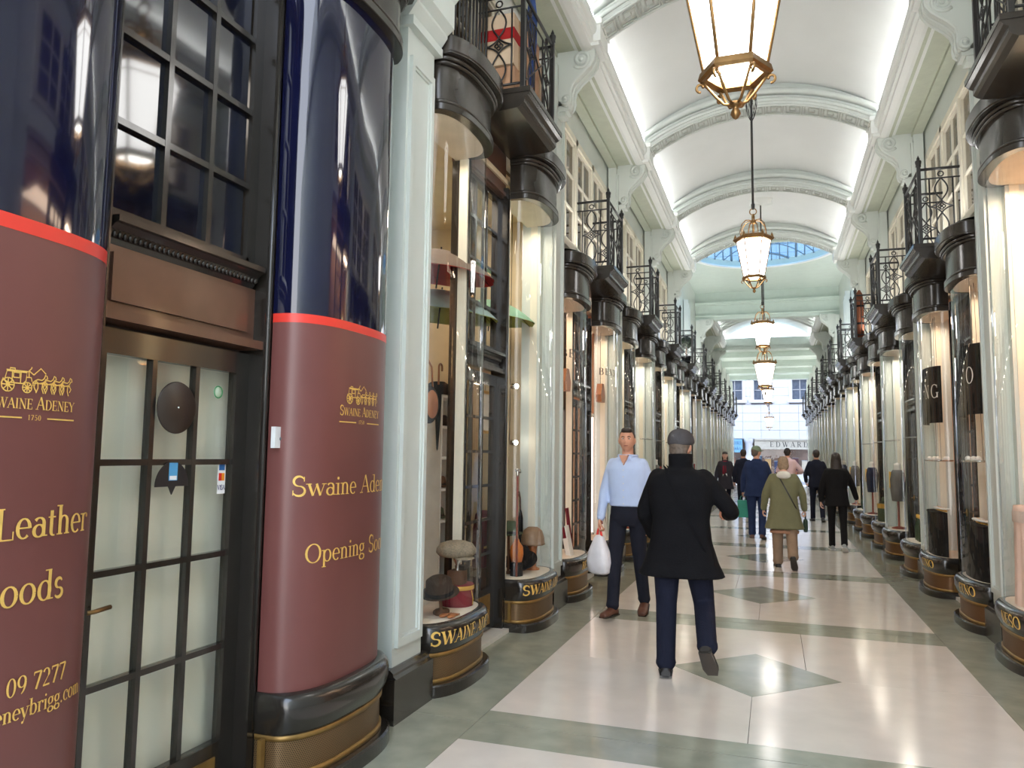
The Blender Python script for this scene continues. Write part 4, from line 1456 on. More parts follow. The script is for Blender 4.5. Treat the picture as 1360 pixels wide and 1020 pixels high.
    if sp.get('face'):
        mb = MB()
        for s_ in (-1, 1): mb.ball((s_*.030, .0795, .017), (.0125, .009, .0075), 10, 8)
        onhead(mb); mb.build('eyes', M_EYEW, body)
        mb = MB()
        for s_ in (-1, 1): mb.ball((s_*.030, .0868, .017), (.0058, .004, .0058), 10, 8)
        onhead(mb); mb.build('irises', M_EYED, body)
        mb = MB()
        for s_ in (-1, 1): mb.tube([(s_*.012, .0955, .034), (s_*.03, .0935, .039), (s_*.048, .083, .033)], [.003, .0042, .002], 6)
        onhead(mb); mb.build('eyebrows', M_HAIRD, body)
        mb = MB()
        mb.tube([(-.022, .0905, -.051), (-.008, .0975, -.0485), (0, .098, -.050), (.008, .0975, -.0485), (.022, .0905, -.051)], [.002, .0045, .005, .0045, .002], 6)
        onhead(mb); mb.build('lips', M_LIP, body)
    # ---- hair
    hm_ = sp.get('hair')
    if hm_:
        mb = MB()
        st = sp.get('hair_style', 'short')
        mb.ball((0, -.020, .028), (.0815, .094, .098), 20, 14)
        if st == 'short':
            mb.ball((0, -.05, -.02), (.072, .055, .07), 16, 10)
            if sp.get('quiff'): mb.ball((0, .045, .098), (.055, .045, .03), 14, 8)
        elif st == 'bob':
            mb.ball((0, -.03, -.03), (.09, .075, .085), 18, 10); mb.ball((0, .01, .06), (.08, .085, .065), 18, 10)
        elif st == 'long':
            mb.ball((0, -.03, -.02), (.092, .08, .1), 18, 10)
            mb.v += []
            rr = [(-.42, .05, .02, -.085), (-.34, .085, .035, -.085), (-.22, .1, .05, -.075), (-.1, .095, .06, -.055), (.0, .09, .07, -.035)]
            rings(mb, rr, 20, 2.2)
            mb.ball((0, .008, .065), (.078, .085, .06), 18, 10)
        onhead(mb)
        remesh(mb, 'hair', hm_, P, .008, 2)
    if sp.get('beard'):
        mb = MB(); mb.ball((0, .045, -.075), (.058, .052, .05), 14, 10); onhead(mb); mb.build('beard', sp['beard'], P)
    cap = sp.get('cap')
    if cap:
        mb = MB()
        if sp.get('cap_style') == 'baseball':
            mb.ball((0, -.005, .05), (.088, .104, .085), 20, 14)
            mb.ball((0, .11, .035), (.06, .07, .012), 14, 8)
        else:
            rr = []
            for i in range(9):
                t = i/8
                r = (1-t**2.6)**.5 if t < 1 else .02
                rr.append((.035+.112*t, .097*max(r, .05), .122*max(r, .05), -.006+.012*(1-t)))
            rings(mb, [(.018, .086, .106, -.004)]+rr, 26, 2.1)
            mb.ball((0, .085, .042), (.066, .055, .014), 16, 8)
        onhead(mb)
        remesh(mb, 'cap', cap, P, .007, 2)
    # ---- trousers
    tr = sp['trousers']; tf = sp.get('tfull', 1.0)
    mb = MB()
    rings(mb, [(.46*H+zb, .07*H*bw, .06*H, 0), (.50*H+zb, .098*H*bw, .072*H, 0), (.55*H+zb, .095*H*bw, .068*H, SH(.55*H)), (.60*H+zb, .086*H*bw, .06*H, SH(.6*H))])
    for s_ in (-1, 1):
        hip, kn, an, sa = legs[s_]
        ft = an+Vector((0, 0, .01))
        limb(mb, [hip+Vector((0, 0, -.01)), (hip+kn)/2, kn, (kn+ft)/2, ft], [.088*q*bw, .082*q*tf, .066*q*tf, .062*q*tf, .058*q*tf], 14)
        # fold at the cuff
        mb.tube([ft+Vector((0, 0, .035)), ft+Vector((0, .004, .0)), ft+Vector((0, .008, -.012))], [.058*q*tf, .064*q*tf, .06*q*tf], 14)
    remesh(mb, 'trousers', tr, P, vox, 3)
    if sp.get('belt'):
        mb = MB(); rings(mb, [(.592*H+zb, .094*H*bw, .068*H, SH(.6*H)), (.612*H+zb, .094*H*bw, .068*H, SH(.6*H))]); mb.build('belt', sp['belt'], P)
    # ---- shoes
    for s_ in (-1, 1):
        an = legs[s_][2]
        R_ = Matrix.Rotation(-foot[s_], 3, 'X') @ Matrix.Rotation(-s_*radians(sp.get('toe', 8)), 3, 'Z')
        mb = MB()
        L = .15*H
        secs = [(-.040*H, .020*H, .030*H), (-.030*H, .024*H, .046*H), (0, .025*H, .05*H), (.04*H, .027*H, .040*H), (.075*H, .030*H, .031*H), (.1*H, .027*H, .026*H), (.118*H, .016*H, .020*H)]
        rows = []
        for yy, w_, ht in secs:
            row = []
            for j in range(14):
                t = 2*pi*j/14
                zz = -ank+ (ht*(sin(t)*.5+.5) if sin(t) > -.5 else 0)
                row.append((w_*cos(t)*(1 if sin(t) < .3 else .86), yy, zz))
            rows.append(row)
        b0 = mb.grid(rows, closed_u=True)
        n_ = 14
        mb.f.append([b0+j for j in range(n_)][::-1]); mb.mi.append(0); mb.sm.append(False)
        mb.f.append([b0+(len(rows)-1)*n_+j for j in range(n_)]); mb.mi.append(0); mb.sm.append(False)
        mb.v = [tuple(R_ @ Vector(v)+an) for v in mb.v]
        sm = sp['shoes']
        so = mb.build('shoe', sm, P)
        mb = MB()
        mb.prism([(-.024*H, -.04*H), (.024*H, -.04*H), (.028*H, .03*H), (.031*H, .075*H), (.02*H, .118*H), (-.02*H, .118*H), (-.031*H, .075*H), (-.028*H, .03*H)], 'z', -ank-.004, -ank+.012)
        mb.v = [tuple(R_ @ Vector(v)+an) for v in mb.v]
        mb.build('sole', sp.get('soles', M_BLACK), so)
    # ---- upper garment
    t_ = sp['top']
    hem = t_['hem']; w = t_.get('w', 1.0)*bw
    mb = MB()
    hw = t_.get('hemw', .115)
    rr = [(hem*H+zb, hw*H*w, hw*.72*H, SH(hem*H)*.4)]
    if hem < .5: rr += [((hem+.5)/2*H+zb, (hw*.5+.052)*H*w, (hw*.36+.042)*H, SH(.45*H)*.5)]
    rr += [(.53*H+zb, .105*H*w, .078*H*w, SH(.53*H)), (.62*H+zb, .097*H*w, .073*H*w, SH(.62*H)), (.70*H+zb, .108*H*w, .078*H*w, SH(.7*H)), (.77*H+zb, .114*H*w, .074*H*w, SH(.77*H)),
           (.808*H+zb, .100*H*w, .062*H*w, SH(.8*H)-.005), (.838*H+zb, .050*H, .046*H, SH(.84*H)-.008), (t_.get('col', .855)*H+zb, .040*H*t_.get('colw', 1), .041*H*t_.get('colw', 1), SH(.85*H)-.006)]
    rr = [r for i, r in enumerate(rr) if i == 0 or r[0] > rr[i-1][0]]
    rings(mb, rr, 28, 2.3)
    sr = t_.get('sleeve', 1.0)
    for s_ in (-1, 1):
        shd, elp, wr, d2 = arms[s_]
        sh2 = shd+Vector((-s_*.022*H, 0, -.016*H))
        limb(mb, [sh2, (sh2+elp)/2+Vector((s_*.004, 0, 0)), elp, (elp+wr)/2, wr-d2*.01], [.06*q*sr, .057*q*sr, .05*q*sr, .046*q*sr, .042*q*sr], 14)
    top = remesh(mb, t_['name'], t_['m'], P, vox, t_.get('smooth', 3))
    if t_.get('open'):       # shirt front showing between the lapels
        mb = MB()
        zt, z0 = .845*H+zb, t_['open']*H+zb
        fy = lambda z: SH(z)+ .079*H*w*(.9 if z > .74*H else 1.0)+.004
        mb.prism([(-.024*H, zt), (.024*H, zt), (.013*H, (zt+z0)/2), (0, z0), (-.013*H, (zt+z0)/2)][::-1], 'y', .03*H, .0815*H*w)
        mb.build('shirt_front', t_['open_m'], top)
    if t_.get('collar'):
        mb = MB()
        zc = .838*H+zb
        ctr = Vector((0, SH(.85*H)-.006, zc))
        pts = [ctr+Vector((.052*H*.95*sin(a), .054*H*.95*cos(a), .006*abs(cos(a/2)))) for a in [radians(28+304*i/24) for i in range(25)]]
        mb.tube(pts, [.016*q]*25, 6, flat=1.0)
        for s_ in (-1, 1):
            p = pts[0 if s_ > 0 else -1]
            mb.add([p+Vector((0, .004, .016)), p+Vector((s_*.03, -.004, -.0)), p+Vector((s_*.03, .03, -.05)), p+Vector((-s_*.012, .022, -.03))], [(0, 1, 2, 3)], False)
        mb.build('collar', t_['m'], top)
    if t_.get('placket'):
        mb = MB()
        zs_ = [hem*H+zb+.03+((.80-hem)*H-.03)*i/6 for i in range(7)]
        for z in zs_: mb.ball((0, SH(z)+.079*H*w+.002, z), (.006, .003, .006), 8, 5)
        mb.build('buttons', t_['placket'], top)
    P['_arms'] = [tuple(arms[-1][2]+arms[-1][3]*.085*q), tuple(arms[1][2]+arms[1][3]*.085*q)]
    del P['_arms']
    P_w = {s_: (arms[s_][2]+arms[s_][3]*.09*q) for s_ in (-1, 1)}
    return P, P_w, top, dict(H=H, zb=zb, SH=SH, w=w, hc=hc)
def world_pt(P, v):
    c, s_ = cos(P.rotation_euler.z), sin(P.rotation_euler.z)
    return Vector((P.location.x+v.x*c-v.y*s_, P.location.y+v.x*s_+v.y*c, P.location.z+v.z))
def strap(P, info, side0, m, name='strap', width=.034, drop=.50, parent=None):
    """band across the back and chest from one shoulder to the opposite hip"""
    H, zb, SH, w = info['H'], info['zb'], info['SH'], info['w']
    mb = MB()
    for face in (-1, 1):
        L, R_ = [], []
        for i in range(15):
            t = i/14
            x = side0*(.062-.165*t)*H
            z = (.846-(.846-drop)*t)*H+zb
            zz = z/H
            hwid = .110*H*w
            dep = (.079 if zz < .78 else .079-.03*(zz-.78)/.06)*H*w+.008
            yy = face*dep*max(.25, 1-abs(x/(hwid*1.02))**2.6)**.5
            for lst, d in ((L, -1), (R_, 1)):
                lst.append((x+d*width/2*.8, yy+SH(z), z+side0*d*width/2*.6))
        mb.add(L+R_, [(j, j+1, 15+j+1, 15+j) for j in range(14)], True)
        off = .004*face
        mb.add([(a, b+off, c) for a, b, c in L]+[(a, b+off, c) for a, b, c in R_], [(j, j+1, 15+j+1, 15+j) for j in range(14)], True)
    return mb.build(name, m, parent or P)

C_BLACK = cloth("black_wool", srgb(20, 20, 23)); C_NAVY = cloth('navy_cotton', srgb(30, 33, 48)); C_NAVY2 = cloth('dark_navy_cotton', srgb(34, 36, 46))
C_SHIRT = cloth('light_blue_shirt', srgb(188, 206, 240), .8, .04, .15); C_GREY = cloth('charcoal_felt', srgb(78, 76, 78))
M_LEATH = mat('brown_leather', srgb(92, 58, 44), .4, var=.2, scale=20); M_BLKL = mat('black_leather', srgb(30, 29, 30), .45, var=.2)
MB_HAIRG = mat('grey_brown_hair', srgb(104, 92, 82), .6, var=.3, scale=60); M_STUB = mat('beard_stubble', srgb(96, 74, 62), .7, var=.25, scale=60)
# man in the black coat, seen from behind
P, w_, top, inf = person('man in black coat and grey flat cap walking away, nearest in the arcade', -.50, 5.86, 0, 1.76, dict(
    legs=((-3, 4, 2), (10, 65, 45)), splay=((0, 0), (.10, .03)), arms=((10, 14, 34, 16), (6, 30, 74, 26)), lean=.03, bw=1.12, head_yaw=-.25, hair=MB_HAIRG, beard=M_STUB, cap=C_GREY, trousers=C_NAVY, tfull=1.18,
    shoes=M_BLKL, vox=.011, curl=(50, 60), top=dict(name='coat', m=C_BLACK, hem=.385, hemw=.150, w=1.10, sleeve=1.22, col=.90, colw=1.28, smooth=10)))
strap(P, inf, -1, C_BLACK, 'bag_strap')
mb = MB(); mb.box(-.002, .002, -.052, -.047+.003, 0, .0); 
# man in the blue shirt, coming towards the camera
P, w_, top, inf = person('man in light blue shirt walking towards the camera with white carrier bag', -1.24, 7.75, pi-.12, 1.84, dict(
    legs=((-10, 10, 14), (14, 4, -2)), arms=((-8, 9, 14, 4), (5, 8, 12, 2)), lean=.02, head_yaw=.18, hair=M_HAIRD, quiff=True, face=True, trousers=C_NAVY2, tfull=1.0, belt=M_BLKL,
    shoes=M_LEATH, vox=.011, curl=(30, 62), top=dict(name='shirt', m=C_SHIRT, hem=.565, hemw=.10, w=1.02, sleeve=1.0, col=.848, collar=True, open=.79, open_m=M_SKIN, placket=M_EYEW)))
hp = world_pt(P, w_[1])
M_BAGW = mat('white_plastic_bag', srgb(226, 226, 232), .4, var=.05, scale=14, bump=.6, bscale=14)
bag = thing('carrier_bag', 'white plastic carrier bag with red handles held by blue shirt man', 'bag', (hp.x, hp.y, hp.z-.46), pi-.5)
mb = MB()
rr = [(.0, .085, .05, 0), (.02, .125, .07, 0), (.12, .135, .085, 0), (.22, .115, .075, .0), (.30, .085, .055, 0), (.36, .055, .035, 0), (.385, .03, .02, 0)]
rings(mb, [(z, a*(1+.05*sin(z*60)), b, 0) for z, a, b, _ in rr], 22, 2.6); mb.build('bag_body', M_BAGW, bag)
mb = MB()
for s_ in (-1, 1): mb.tube([(s_*.03, 0, .36), (s_*.022, 0, .41), (s_*.008, 0, .455), (0, 0, .468)], [.014, .012, .009, .008], 8)
mb.build('red_handles', mat('red_plastic', srgb(222, 52, 48), .4), bag)
mb = MB()
fz = lambda u, v: (u, -.0905+.25*u*u+max(0, v-.13)*.10, v)
for a in ([(-.07, .17), (-.06, .205), (-.045, .19), (-.055, .175), (-.035, .17)], [(-.02, .2), (-.015, .165), (.0, .19), (.012, .165), (.02, .2)], [(.04, .165), (.045, .205), (.06, .18), (.04, .17)],
          [(-.055, .13), (-.045, .09), (-.03, .125)], [(-.015, .125), (-.012, .09), (.004, .092)], [(.018, .092), (.018, .128), (.034, .092), (.034, .128)]):
    ribbon(mb, a, [.010]*len(a), fz)
mb.build('blue_print', mat('blue_print', srgb(52, 70, 150), .5), bag)

# woman in the olive coat
C_OLIVE = cloth('olive_cotton', srgb(122, 122, 94), .85, .06); C_KHAKI = cloth('khaki_trouser_cloth', srgb(146, 124, 104)); C_WHITE = cloth('white_lining', srgb(230, 228, 220))
P, w_, top, inf = person('grey haired woman in olive green coat walking away with crossbody bag strap', .30, 12.0, .03, 1.60, dict(
    legs=((6, 4, 0), (-10, 34, 50)), arms=((4, 15, 18, 2), (8, 16, 12, 2)), lean=.03, bw=1.1, hair=mat('grey_blonde_hair', srgb(158, 136, 112), .6, var=.25, scale=50), hair_style='bob', trousers=C_KHAKI, tfull=1.35,
    shoes=M_BLKL, vox=.013, curl=(35, 65), skin=M_SKINP, top=dict(name='coat', m=C_OLIVE, hem=.33, hemw=.145, w=1.1, sleeve=1.22, col=.855, colw=1.1)))
mb = MB(); mb.ball((0, -.10, 1.345), (.105, .055, .06), 18, 10); mb.ball((0, -.07, 1.375), (.09, .06, .03), 18, 8); remesh(mb, 'hood', C_WHITE, P, .01, 2)
mb = MB(); rings(mb, [(.500, .2, .135, .0), (.54, .205, .14, .0)], 24); mb.build('tan_tunic_hem', cloth('tan_tunic', srgb(176, 136, 112)), P)
strap(P, inf, -1, M_BLKL, 'bag_strap', .04, .52)
hp = world_pt(P, w_[1])
o = thing('folded_umbrella', 'dark green folded umbrella in right hand of woman in olive coat', 'umbrella', (hp.x, hp.y, hp.z-.26), 0)
mb = MB(); mb.lathe([(.0, 0), (.026, .004), (.034, .05), (.034, .16), (.026, .19), (.0, .195)], n=14); mb.build('cover', cloth('dark_green_nylon', srgb(60, 78, 66), .5), o)
mb = MB(); mb.lathe([(.0, .19), (.012, .192), (.012, .26), (.015, .265), (.015, .29), (0, .295)], n=10); mb.build('handle', M_BLKL, o)

# man in the blue suit and green cap
C_BLUE = cloth('blue_suit_cloth', srgb(42, 54, 88)); C_CAP = cloth('sage_green_cap', srgb(128, 146, 124))
P, w_, top, inf = person('man in blue suit and pale green cap walking away, left of olive coat', -.16, 16.0, -.05, 1.80, dict(
    legs=((8, 4, 0), (-8, 14, 10)), arms=((4, 10, 10, 2), (10, 10, 30, 4)), lean=.05, bw=1.08, hair=MB_HAIRG, cap=C_CAP, cap_style='baseball', head_yaw=-.7, trousers=C_BLUE, tfull=1.15,
    shoes=M_LEATH, vox=.014, curl=(65, 40), top=dict(name='jacket', m=C_BLUE, hem=.44, hemw=.122, w=1.08, sleeve=1.12)))
hp = world_pt(P, w_[-1])
o = thing('paper_bag', 'teal paper shopping bag hanging from hand of man in blue suit', 'bag', (hp.x, hp.y, hp.z-.44), .2)
mb = MB(); mb.prism([(-.09, 0), (.09, 0), (.10, .34), (-.10, .34)], 'y', -.05, .05); mb.build('bag_body', mat('teal_paper', srgb(48, 148, 128), .5), o)
mb = MB()
for y in (-.045, .045): mb.tube([(-.05, y, .33), (-.045, y*.5, .40), (0, 0, .44), (.045, y*.5, .40), (.05, y, .33)], .004, 5)
mb.build('handles', mat('teal_cord', srgb(40, 120, 104), .6), o)

# woman in black with long dark hair
C_BLK2 = cloth('black_cotton', srgb(28, 27, 28)); M_SNK = mat('grey_sneaker', srgb(150, 154, 152), .5, var=.1)
person('woman in black with long dark hair walking away near the right windows', 1.20, 14.5, -.04, 1.68, dict(
    legs=((10, 2, 0), (-10, 22, 22)), arms=((-6, 12, 10, 2), (12, 16, 16, -6)), lean=.02, hair=M_HAIRD, hair_style='long', trousers=C_BLK2, tfull=.95, shoes=M_SNK, soles=M_EYEW, skin=M_SKINP,
    vox=.013, top=dict(name='jacket', m=C_BLK2, hem=.44, hemw=.125, w=1.05, sleeve=1.12)))
# dark suit, pink shirt, far left dark suit
C_SUIT = cloth('dark_suit_cloth', srgb(32, 34, 46)); C_PINK = cloth('pink_shirt', srgb(226, 192, 192), .8, .04)
person('man in dark navy suit walking away, beside woman in black', 1.20, 21.0, .05, 1.80, dict(legs=((8, 2, 0), (-10, 16, 12)), arms=((4, 14, 40, 14), (0, 10, 14, 2)), hair=M_HAIRD, trousers=C_SUIT, shoes=M_BLKL, vox=.016,
       top=dict(name='jacket', m=C_SUIT, hem=.46, hemw=.118, w=1.05, sleeve=1.1)))
person('man in pale pink shirt walking away, behind olive coat', .52, 21.8, -.1, 1.84, dict(legs=((6, 2, 0), (-8, 14, 10)), arms=((4, 12, 10, 2), (0, 30, 80, 40)), hair=M_HAIRD, trousers=C_NAVY2, shoes=M_BLKL, vox=.016,
       top=dict(name='shirt', m=C_PINK, hem=.54, hemw=.11, w=1.08, sleeve=1.05)))
person('man in black suit at far left, half hidden by blue suit', -.62, 22.0, 0, 1.80, dict(legs=((6, 2, 0), (-6, 10, 6)), arms=((2, 10, 12, 2), (0, 10, 12, 2)), hair=M_HAIRD, trousers=C_SUIT, shoes=M_BLKL, vox=.018,
       top=dict(name='jacket', m=C_SUIT, hem=.46, hemw=.118, w=1.05, sleeve=1.1)))
# woman with red scarf coming towards the camera
C_COAT = cloth('charcoal_coat_cloth', srgb(58, 54, 58)); C_SCARF = cloth('dark_red_scarf', srgb(128, 38, 52)); C_FUR = mat('beige_fur', srgb(176, 156, 134), .95, var=.25, scale=60, bump=.8, bscale=120)
P, w_, top, inf = person('woman in charcoal coat and dark red scarf walking towards the camera at left', -1.18, 23.2, pi, 1.72, dict(
    legs=((-8, 12, 14), (10, 4, 0)), arms=((4, 12, 16, 0), (2, 12, 14, 0)), hair=M_HAIRD, hair_style='long', face=True, trousers=C_SUIT, tfull=.9, shoes=M_BLKL, vox=.014, skin=M_SKINP, top=dict(name='coat', m=C_COAT, hem=.36, hemw=.135, w=1.08, sleeve=1.15)))
mb = MB(); mb.tube([(0.075*cos(a), .0+.065*sin(a), 1.465) for a in [2*pi*i/18 for i in range(18)]], .03, 8, closed=True)
mb.tube([(.03, .075, 1.44), (.035, .125, 1.34), (.035, .14, 1.2), (.035, .142, 1.1)], [.028, .032, .034, .034], 8, flat=.5)
mb.tube([(-.02, .075, 1.44), (-.025, .125, 1.32), (-.025, .14, 1.15)], [.026, .03, .032], 8, flat=.5); mb.build('scarf', C_SCARF, P)
mb = MB(); mb.tube([(.12*cos(a), -.045+.07*sin(a), 1.455+.015*cos(a)) for a in [radians(150+240*i/16) for i in range(17)]], .035, 8); mb.build('fur_hood_trim', C_FUR, P)
mb = MB(); mb.box(-.06, .06, .10, .135, .82, 1.12); mb.build('pale_shirt_hem', C_WHITE, P)
# ------------------------------------------------------------------ lamps in the shops
def area(name, loc, sx, sy, e, col, rot=(0, 0, 0)):
    ld = bpy.data.lights.new(name, 'AREA'); ld.shape = 'RECTANGLE'; ld.size = sx; ld.size_y = sy; ld.energy = e; ld.color = col
    o = bpy.data.objects.new(name, ld); COL.objects.link(o); o.location = loc; o.rotation_euler = rot
    return o
WARM = (1.0, .84, .66); SOFT = (1.0, .90, .78); PEACH = (1.0, .74, .54)
for s, nm in SIDES:
    for k in range(2, 8):
        if k > 6: continue
        col = {(-1, 2): WARM, (-1, 3): PEACH, (1, 2): PEACH, (1, 3): PEACH}.get((s, k), SOFT)
        e = SHOP_W*(1.25 if tall(k) else 1.0)*(1.5 if (s, k) == (1, 2) else .7 if k in (2, 3) else 1.0)
        for t in (-1, 1):
            if s > 0 and k == 2 and t < 0: continue
            area('window_lamp', (s*(XW-.02), BC(k)+t*BT, HG(k)-.05), .16, .55, e, col)
        area('shop_lamp', (s*2.68, BC(k), HG(k)+.05), .5, 1.8, e*1.5, col)
for s, nm in SIDES:
    for k in range(7, ENDK+1):
        area('shop_lamp', (s*2.5, BC(k), HG(k)+.05), .4, 2.6, SHOP_W*2.2, SOFT)
area('shop_lamp', (-2.75, BC(1), 3.6), .5, 2.0, 14, SOFT)

# ------------------------------------------------------------------ goods
def felt(name, c): return cloth(name, c, .8, .12, .2, 60)
F_TWEED = mat('grey_tweed', srgb(142, 128, 108), .9, var=.35, scale=90, bump=.5, bscale=160)
F_MAROON = felt('maroon_leatherette', srgb(120, 26, 44)); F_GREEN = felt('moss_green_felt', srgb(74, 84, 62)); F_BLACK = felt('black_felt', srgb(26, 25, 26)); F_BROWN = felt('brown_felt', srgb(96, 68, 50)); F_TAN = mat('tan_leather', srgb(170, 104, 60), .4, var=.15)
F_RED = felt('red_leather', srgb(166, 40, 40)); F_SILVER = mat('silver', srgb(200, 198, 194), .2, 1.0); F_WOOD = mat('red_brown_wood', srgb(128, 56, 36), .3, var=.2, scale=30); F_GOLD = mat('gold_trim', srgb(226, 178, 84), .3, .6)
F_WHITE = mat('white_card', srgb(238, 234, 228), .6); F_ORANGE = mat('amber_leather', srgb(196, 110, 40), .4, var=.2)
F_ROSE = mat('blush_drape', srgb(232, 196, 178), .7, var=.05, scale=5); F_NAVYC = cloth('navy_suiting', srgb(40, 46, 66)); F_GREYC = cloth('grey_suiting', srgb(110, 108, 106)); F_GLASSB = mat('bottle_green', srgb(60, 80, 56), .15, var=.2); F_AMBER = mat('amber_bottle', srgb(170, 110, 50), .12, var=.2)
def hat(name, label, loc, m, brim=.15, crown=.095, h=.12, group=None, tilt=0, band=None, stand=0):
    o = thing(name, label, 'hat', loc, 0, group)
    if tilt: o.rotation_euler = (tilt, 0, 0)
    mb = MB(); mb.lathe([(crown*.98, .0), (brim*.8, .004), (brim, .016), (brim, .022), (brim*.8, .012), (crown, .012), (crown*.98, .04), (crown*.9, h*.85), (crown*.62, h), (0, h*.92)], n=28); mb.build('crown', m, o)
    mb = MB(); mb.lathe([(crown*1.01, .012), (crown*1.015, .038), (crown*.99, .04)], n=28); mb.build('band', band or F_BLACK, o)
    if stand:
        mb = MB(); mb.lathe([(.06, -stand), (.06, -stand+.01), (.012, -stand+.02), (.012, -.01), (.05, .0)], n=14); mb.build('stand', F_BROWN, o)
    return o
DK = .464
# --- near lit bow of the hat shop
hx, hy = -2.12, 5.42
o = thing('hat_box', 'maroon round hat box with gold band under the tweed cap', 'box', (hx, hy, DK))
mb = MB(); mb.lathe([(0, 0), (.125, 0), (.125, .13), (0, .13)], n=36, smooth=False); mb.build('box_body', F_MAROON, o)
mb = MB(); mb.lathe([(.128, .115), (.131, .118), (.131, .155), (.126, .158), (0, .158)], n=36, smooth=False); lid = mb.build('lid', F_MAROON, o)
mb = MB(); mb.lathe([(.1315, .122), (.133, .124), (.133, .150), (.1315, .152)], n=36); mb.build('gold_band', F_GOLD, lid)
mb = MB(); mb.tube([(.126, -.02, .12), (.132, -.01, .08), (.128, .015, .05), (.13, .0, .01)], .004, 5); mb.build('gold_cord', F_GOLD, o)
o = thing('cap_stand', 'small black and brown block stand carrying the tweed cap', 'stand', (hx+.01, hy-.02, DK+.159))
mb = MB(); mb.box(-.055, .055, -.06, .06, 0, .10); mb.build('block', F_BROWN, o)
mb = MB(); mb.box(-.02, .056, -.0, .062, .10, .135); mb.build('black_block', F_BLACK, o)
mb = MB(); mb.lathe([(.018, .10), (.014, .14), (.05, .2), (.055, .24), (0, .27)], n=16); mb.build('glass_neck', F_SILVER, o)
o = thing('tweed_cap', 'grey tweed flat cap raised on stand in the near lit bow window', 'hat', (hx, hy-.03, DK+.36))
mb = MB()
for i in range(8):
    a0, a1 = 2*pi*i/8, 2*pi*(i+1)/8
    rows = []
    for q in range(7):
        t = q/6
        r = [.098, .125, .145, .142, .115, .065, .004][q]
        z = [0, .008, .03, .062, .095, .112, .116][q]
        rows.append([(r*cos(a0+(a1-a0)*j/6)*(1+.035*sin(pi*j/6)), (r*sin(a0+(a1-a0)*j/6)+.012*t)*1.08*(1+.035*sin(pi*j/6)), z*(1+.05*sin(pi*j/6))-.02*(r*sin(a0+(a1-a0)*j/6))) for j in range(7)])
    mb.grid(rows)
mb.build('crown', F_TWEED, o)
mb = MB(); mb.ball((.09, -.05, -.002), (.075, .09, .012), 16, 8); mb.build('peak', F_TWEED, o)
mb = MB(); mb.ball((0, .012, .117), (.011, .011, .007), 10, 6); mb.build('button', F_TWEED, o)
hat('felt_hat', 'dark brown felt hat low beside white pilaster in near lit bow', (-2.08, 5.02, DK+.14), felt('dark_brown_felt', srgb(60, 48, 40)), .14, .10, .13, tilt=.25, stand=.13)
o = thing('leather_gloves', 'pair of pale brown gloves lying at the front of near lit bow', 'gloves', (-2.0, 4.98, DK))
for q in (-1, 1):
    mb = MB(); mb.ball((q*.03, 0, .012), (.028, .055, .012), 10, 6)
    for j in range(4): mb.tube([(q*.03-.02+.013*j, .04, .012), (q*.03-.022+.014*j, .09, .010)], .007, 6)
    mb.build('glove', F_TAN, o)
o = thing('red_case', 'upright red leather case standing behind the brown felt hat', 'case', (-2.40, 5.06, .02))
mb = MB(); mb.box(-.09, .09, -.16, .16, 0, .80); mb.build('case_body', F_RED, o)
mb = MB(); mb.tube([(0, -.06, .80), (0, -.05, .84), (0, .05, .84), (0, .06, .80)], .009, 6); mb.build('handle', F_BROWN, o)
o = thing('shelf_unit', 'narrow white shelf unit inside the hat shop behind near bow', 'shelf', (-3.0, 6.95, .02))
mb = MB()
for y in (-.3, .28): mb.box(-.17, .17, y, y+.025, 0, 2.14)
mb.box(-.19, -.17, -.3, .305, 0, 2.14); mb.build('carcass', F_WHITE, o)
for i in range(8):
    z = .02+.30*i
    mb = MB(); mb.box(-.17, .17, -.28, .28, z, z+.025); mb.build('shelf', F_WHITE, o)
for i, (lab, m, z) in enumerate((('black top hat on the upper shelf of white shelf unit', F_BLACK, 1.845), ('brown hat on the middle shelf of white shelf unit', F_BROWN, 1.245), ('moss green hat on a lower shelf of white shelf unit', F_GREEN, .945))):
    hat('shelf_hat', lab, (-2.97, 6.93-.03*i, z+.025-.3+.3), m, .12, .085, .11, 'hats on the shelf unit')
hat('bowler_hat', 'black bowler hat standing on top of white shelf unit', (-2.97, 6.86, 2.165), F_BLACK, .15, .11, .14)
o = thing('tan_bag', 'round tan and black leather bag hung by white pilaster in near bow', 'bag', (-2.39, 5.38, 1.98))
mb = MB(); mb.lathe([(0, -.05), (.13, -.05), (.15, -.03), (.15, .03), (.13, .05), (0, .05)], n=28, axis=Matrix.Rotation(pi/2, 4, 'Y')); mb.build('bag_body', F_BLACK, o)
mb = MB(); mb.lathe([(0, .051), (.11, .051), (.115, .045)], n=28, axis=Matrix.Rotation(pi/2, 4, 'Y')); mb.build('tan_face', F_TAN, o)
mb = MB(); mb.tube([(0, -.12, .08), (0, -.08, .3), (0, 0, .36), (0, .08, .3), (0, .12, .08)], .008, 6); mb.build('strap', F_TAN, o)
o = thing('hanging_rail', 'dark upright post carrying the tan bag behind white pilaster', 'stand', (-2.45, 5.38, .02))
mb = MB(); mb.tube([(0, 0, 0), (0, 0, 2.34)], .018, 8); mb.tube([(0, 0, 2.32), (.05, .03, 2.33)], .01, 6); mb.lathe([(.09, 0), (.09, .015), (.02, .03)], n=20); mb.build('post', F_BLACK, o)
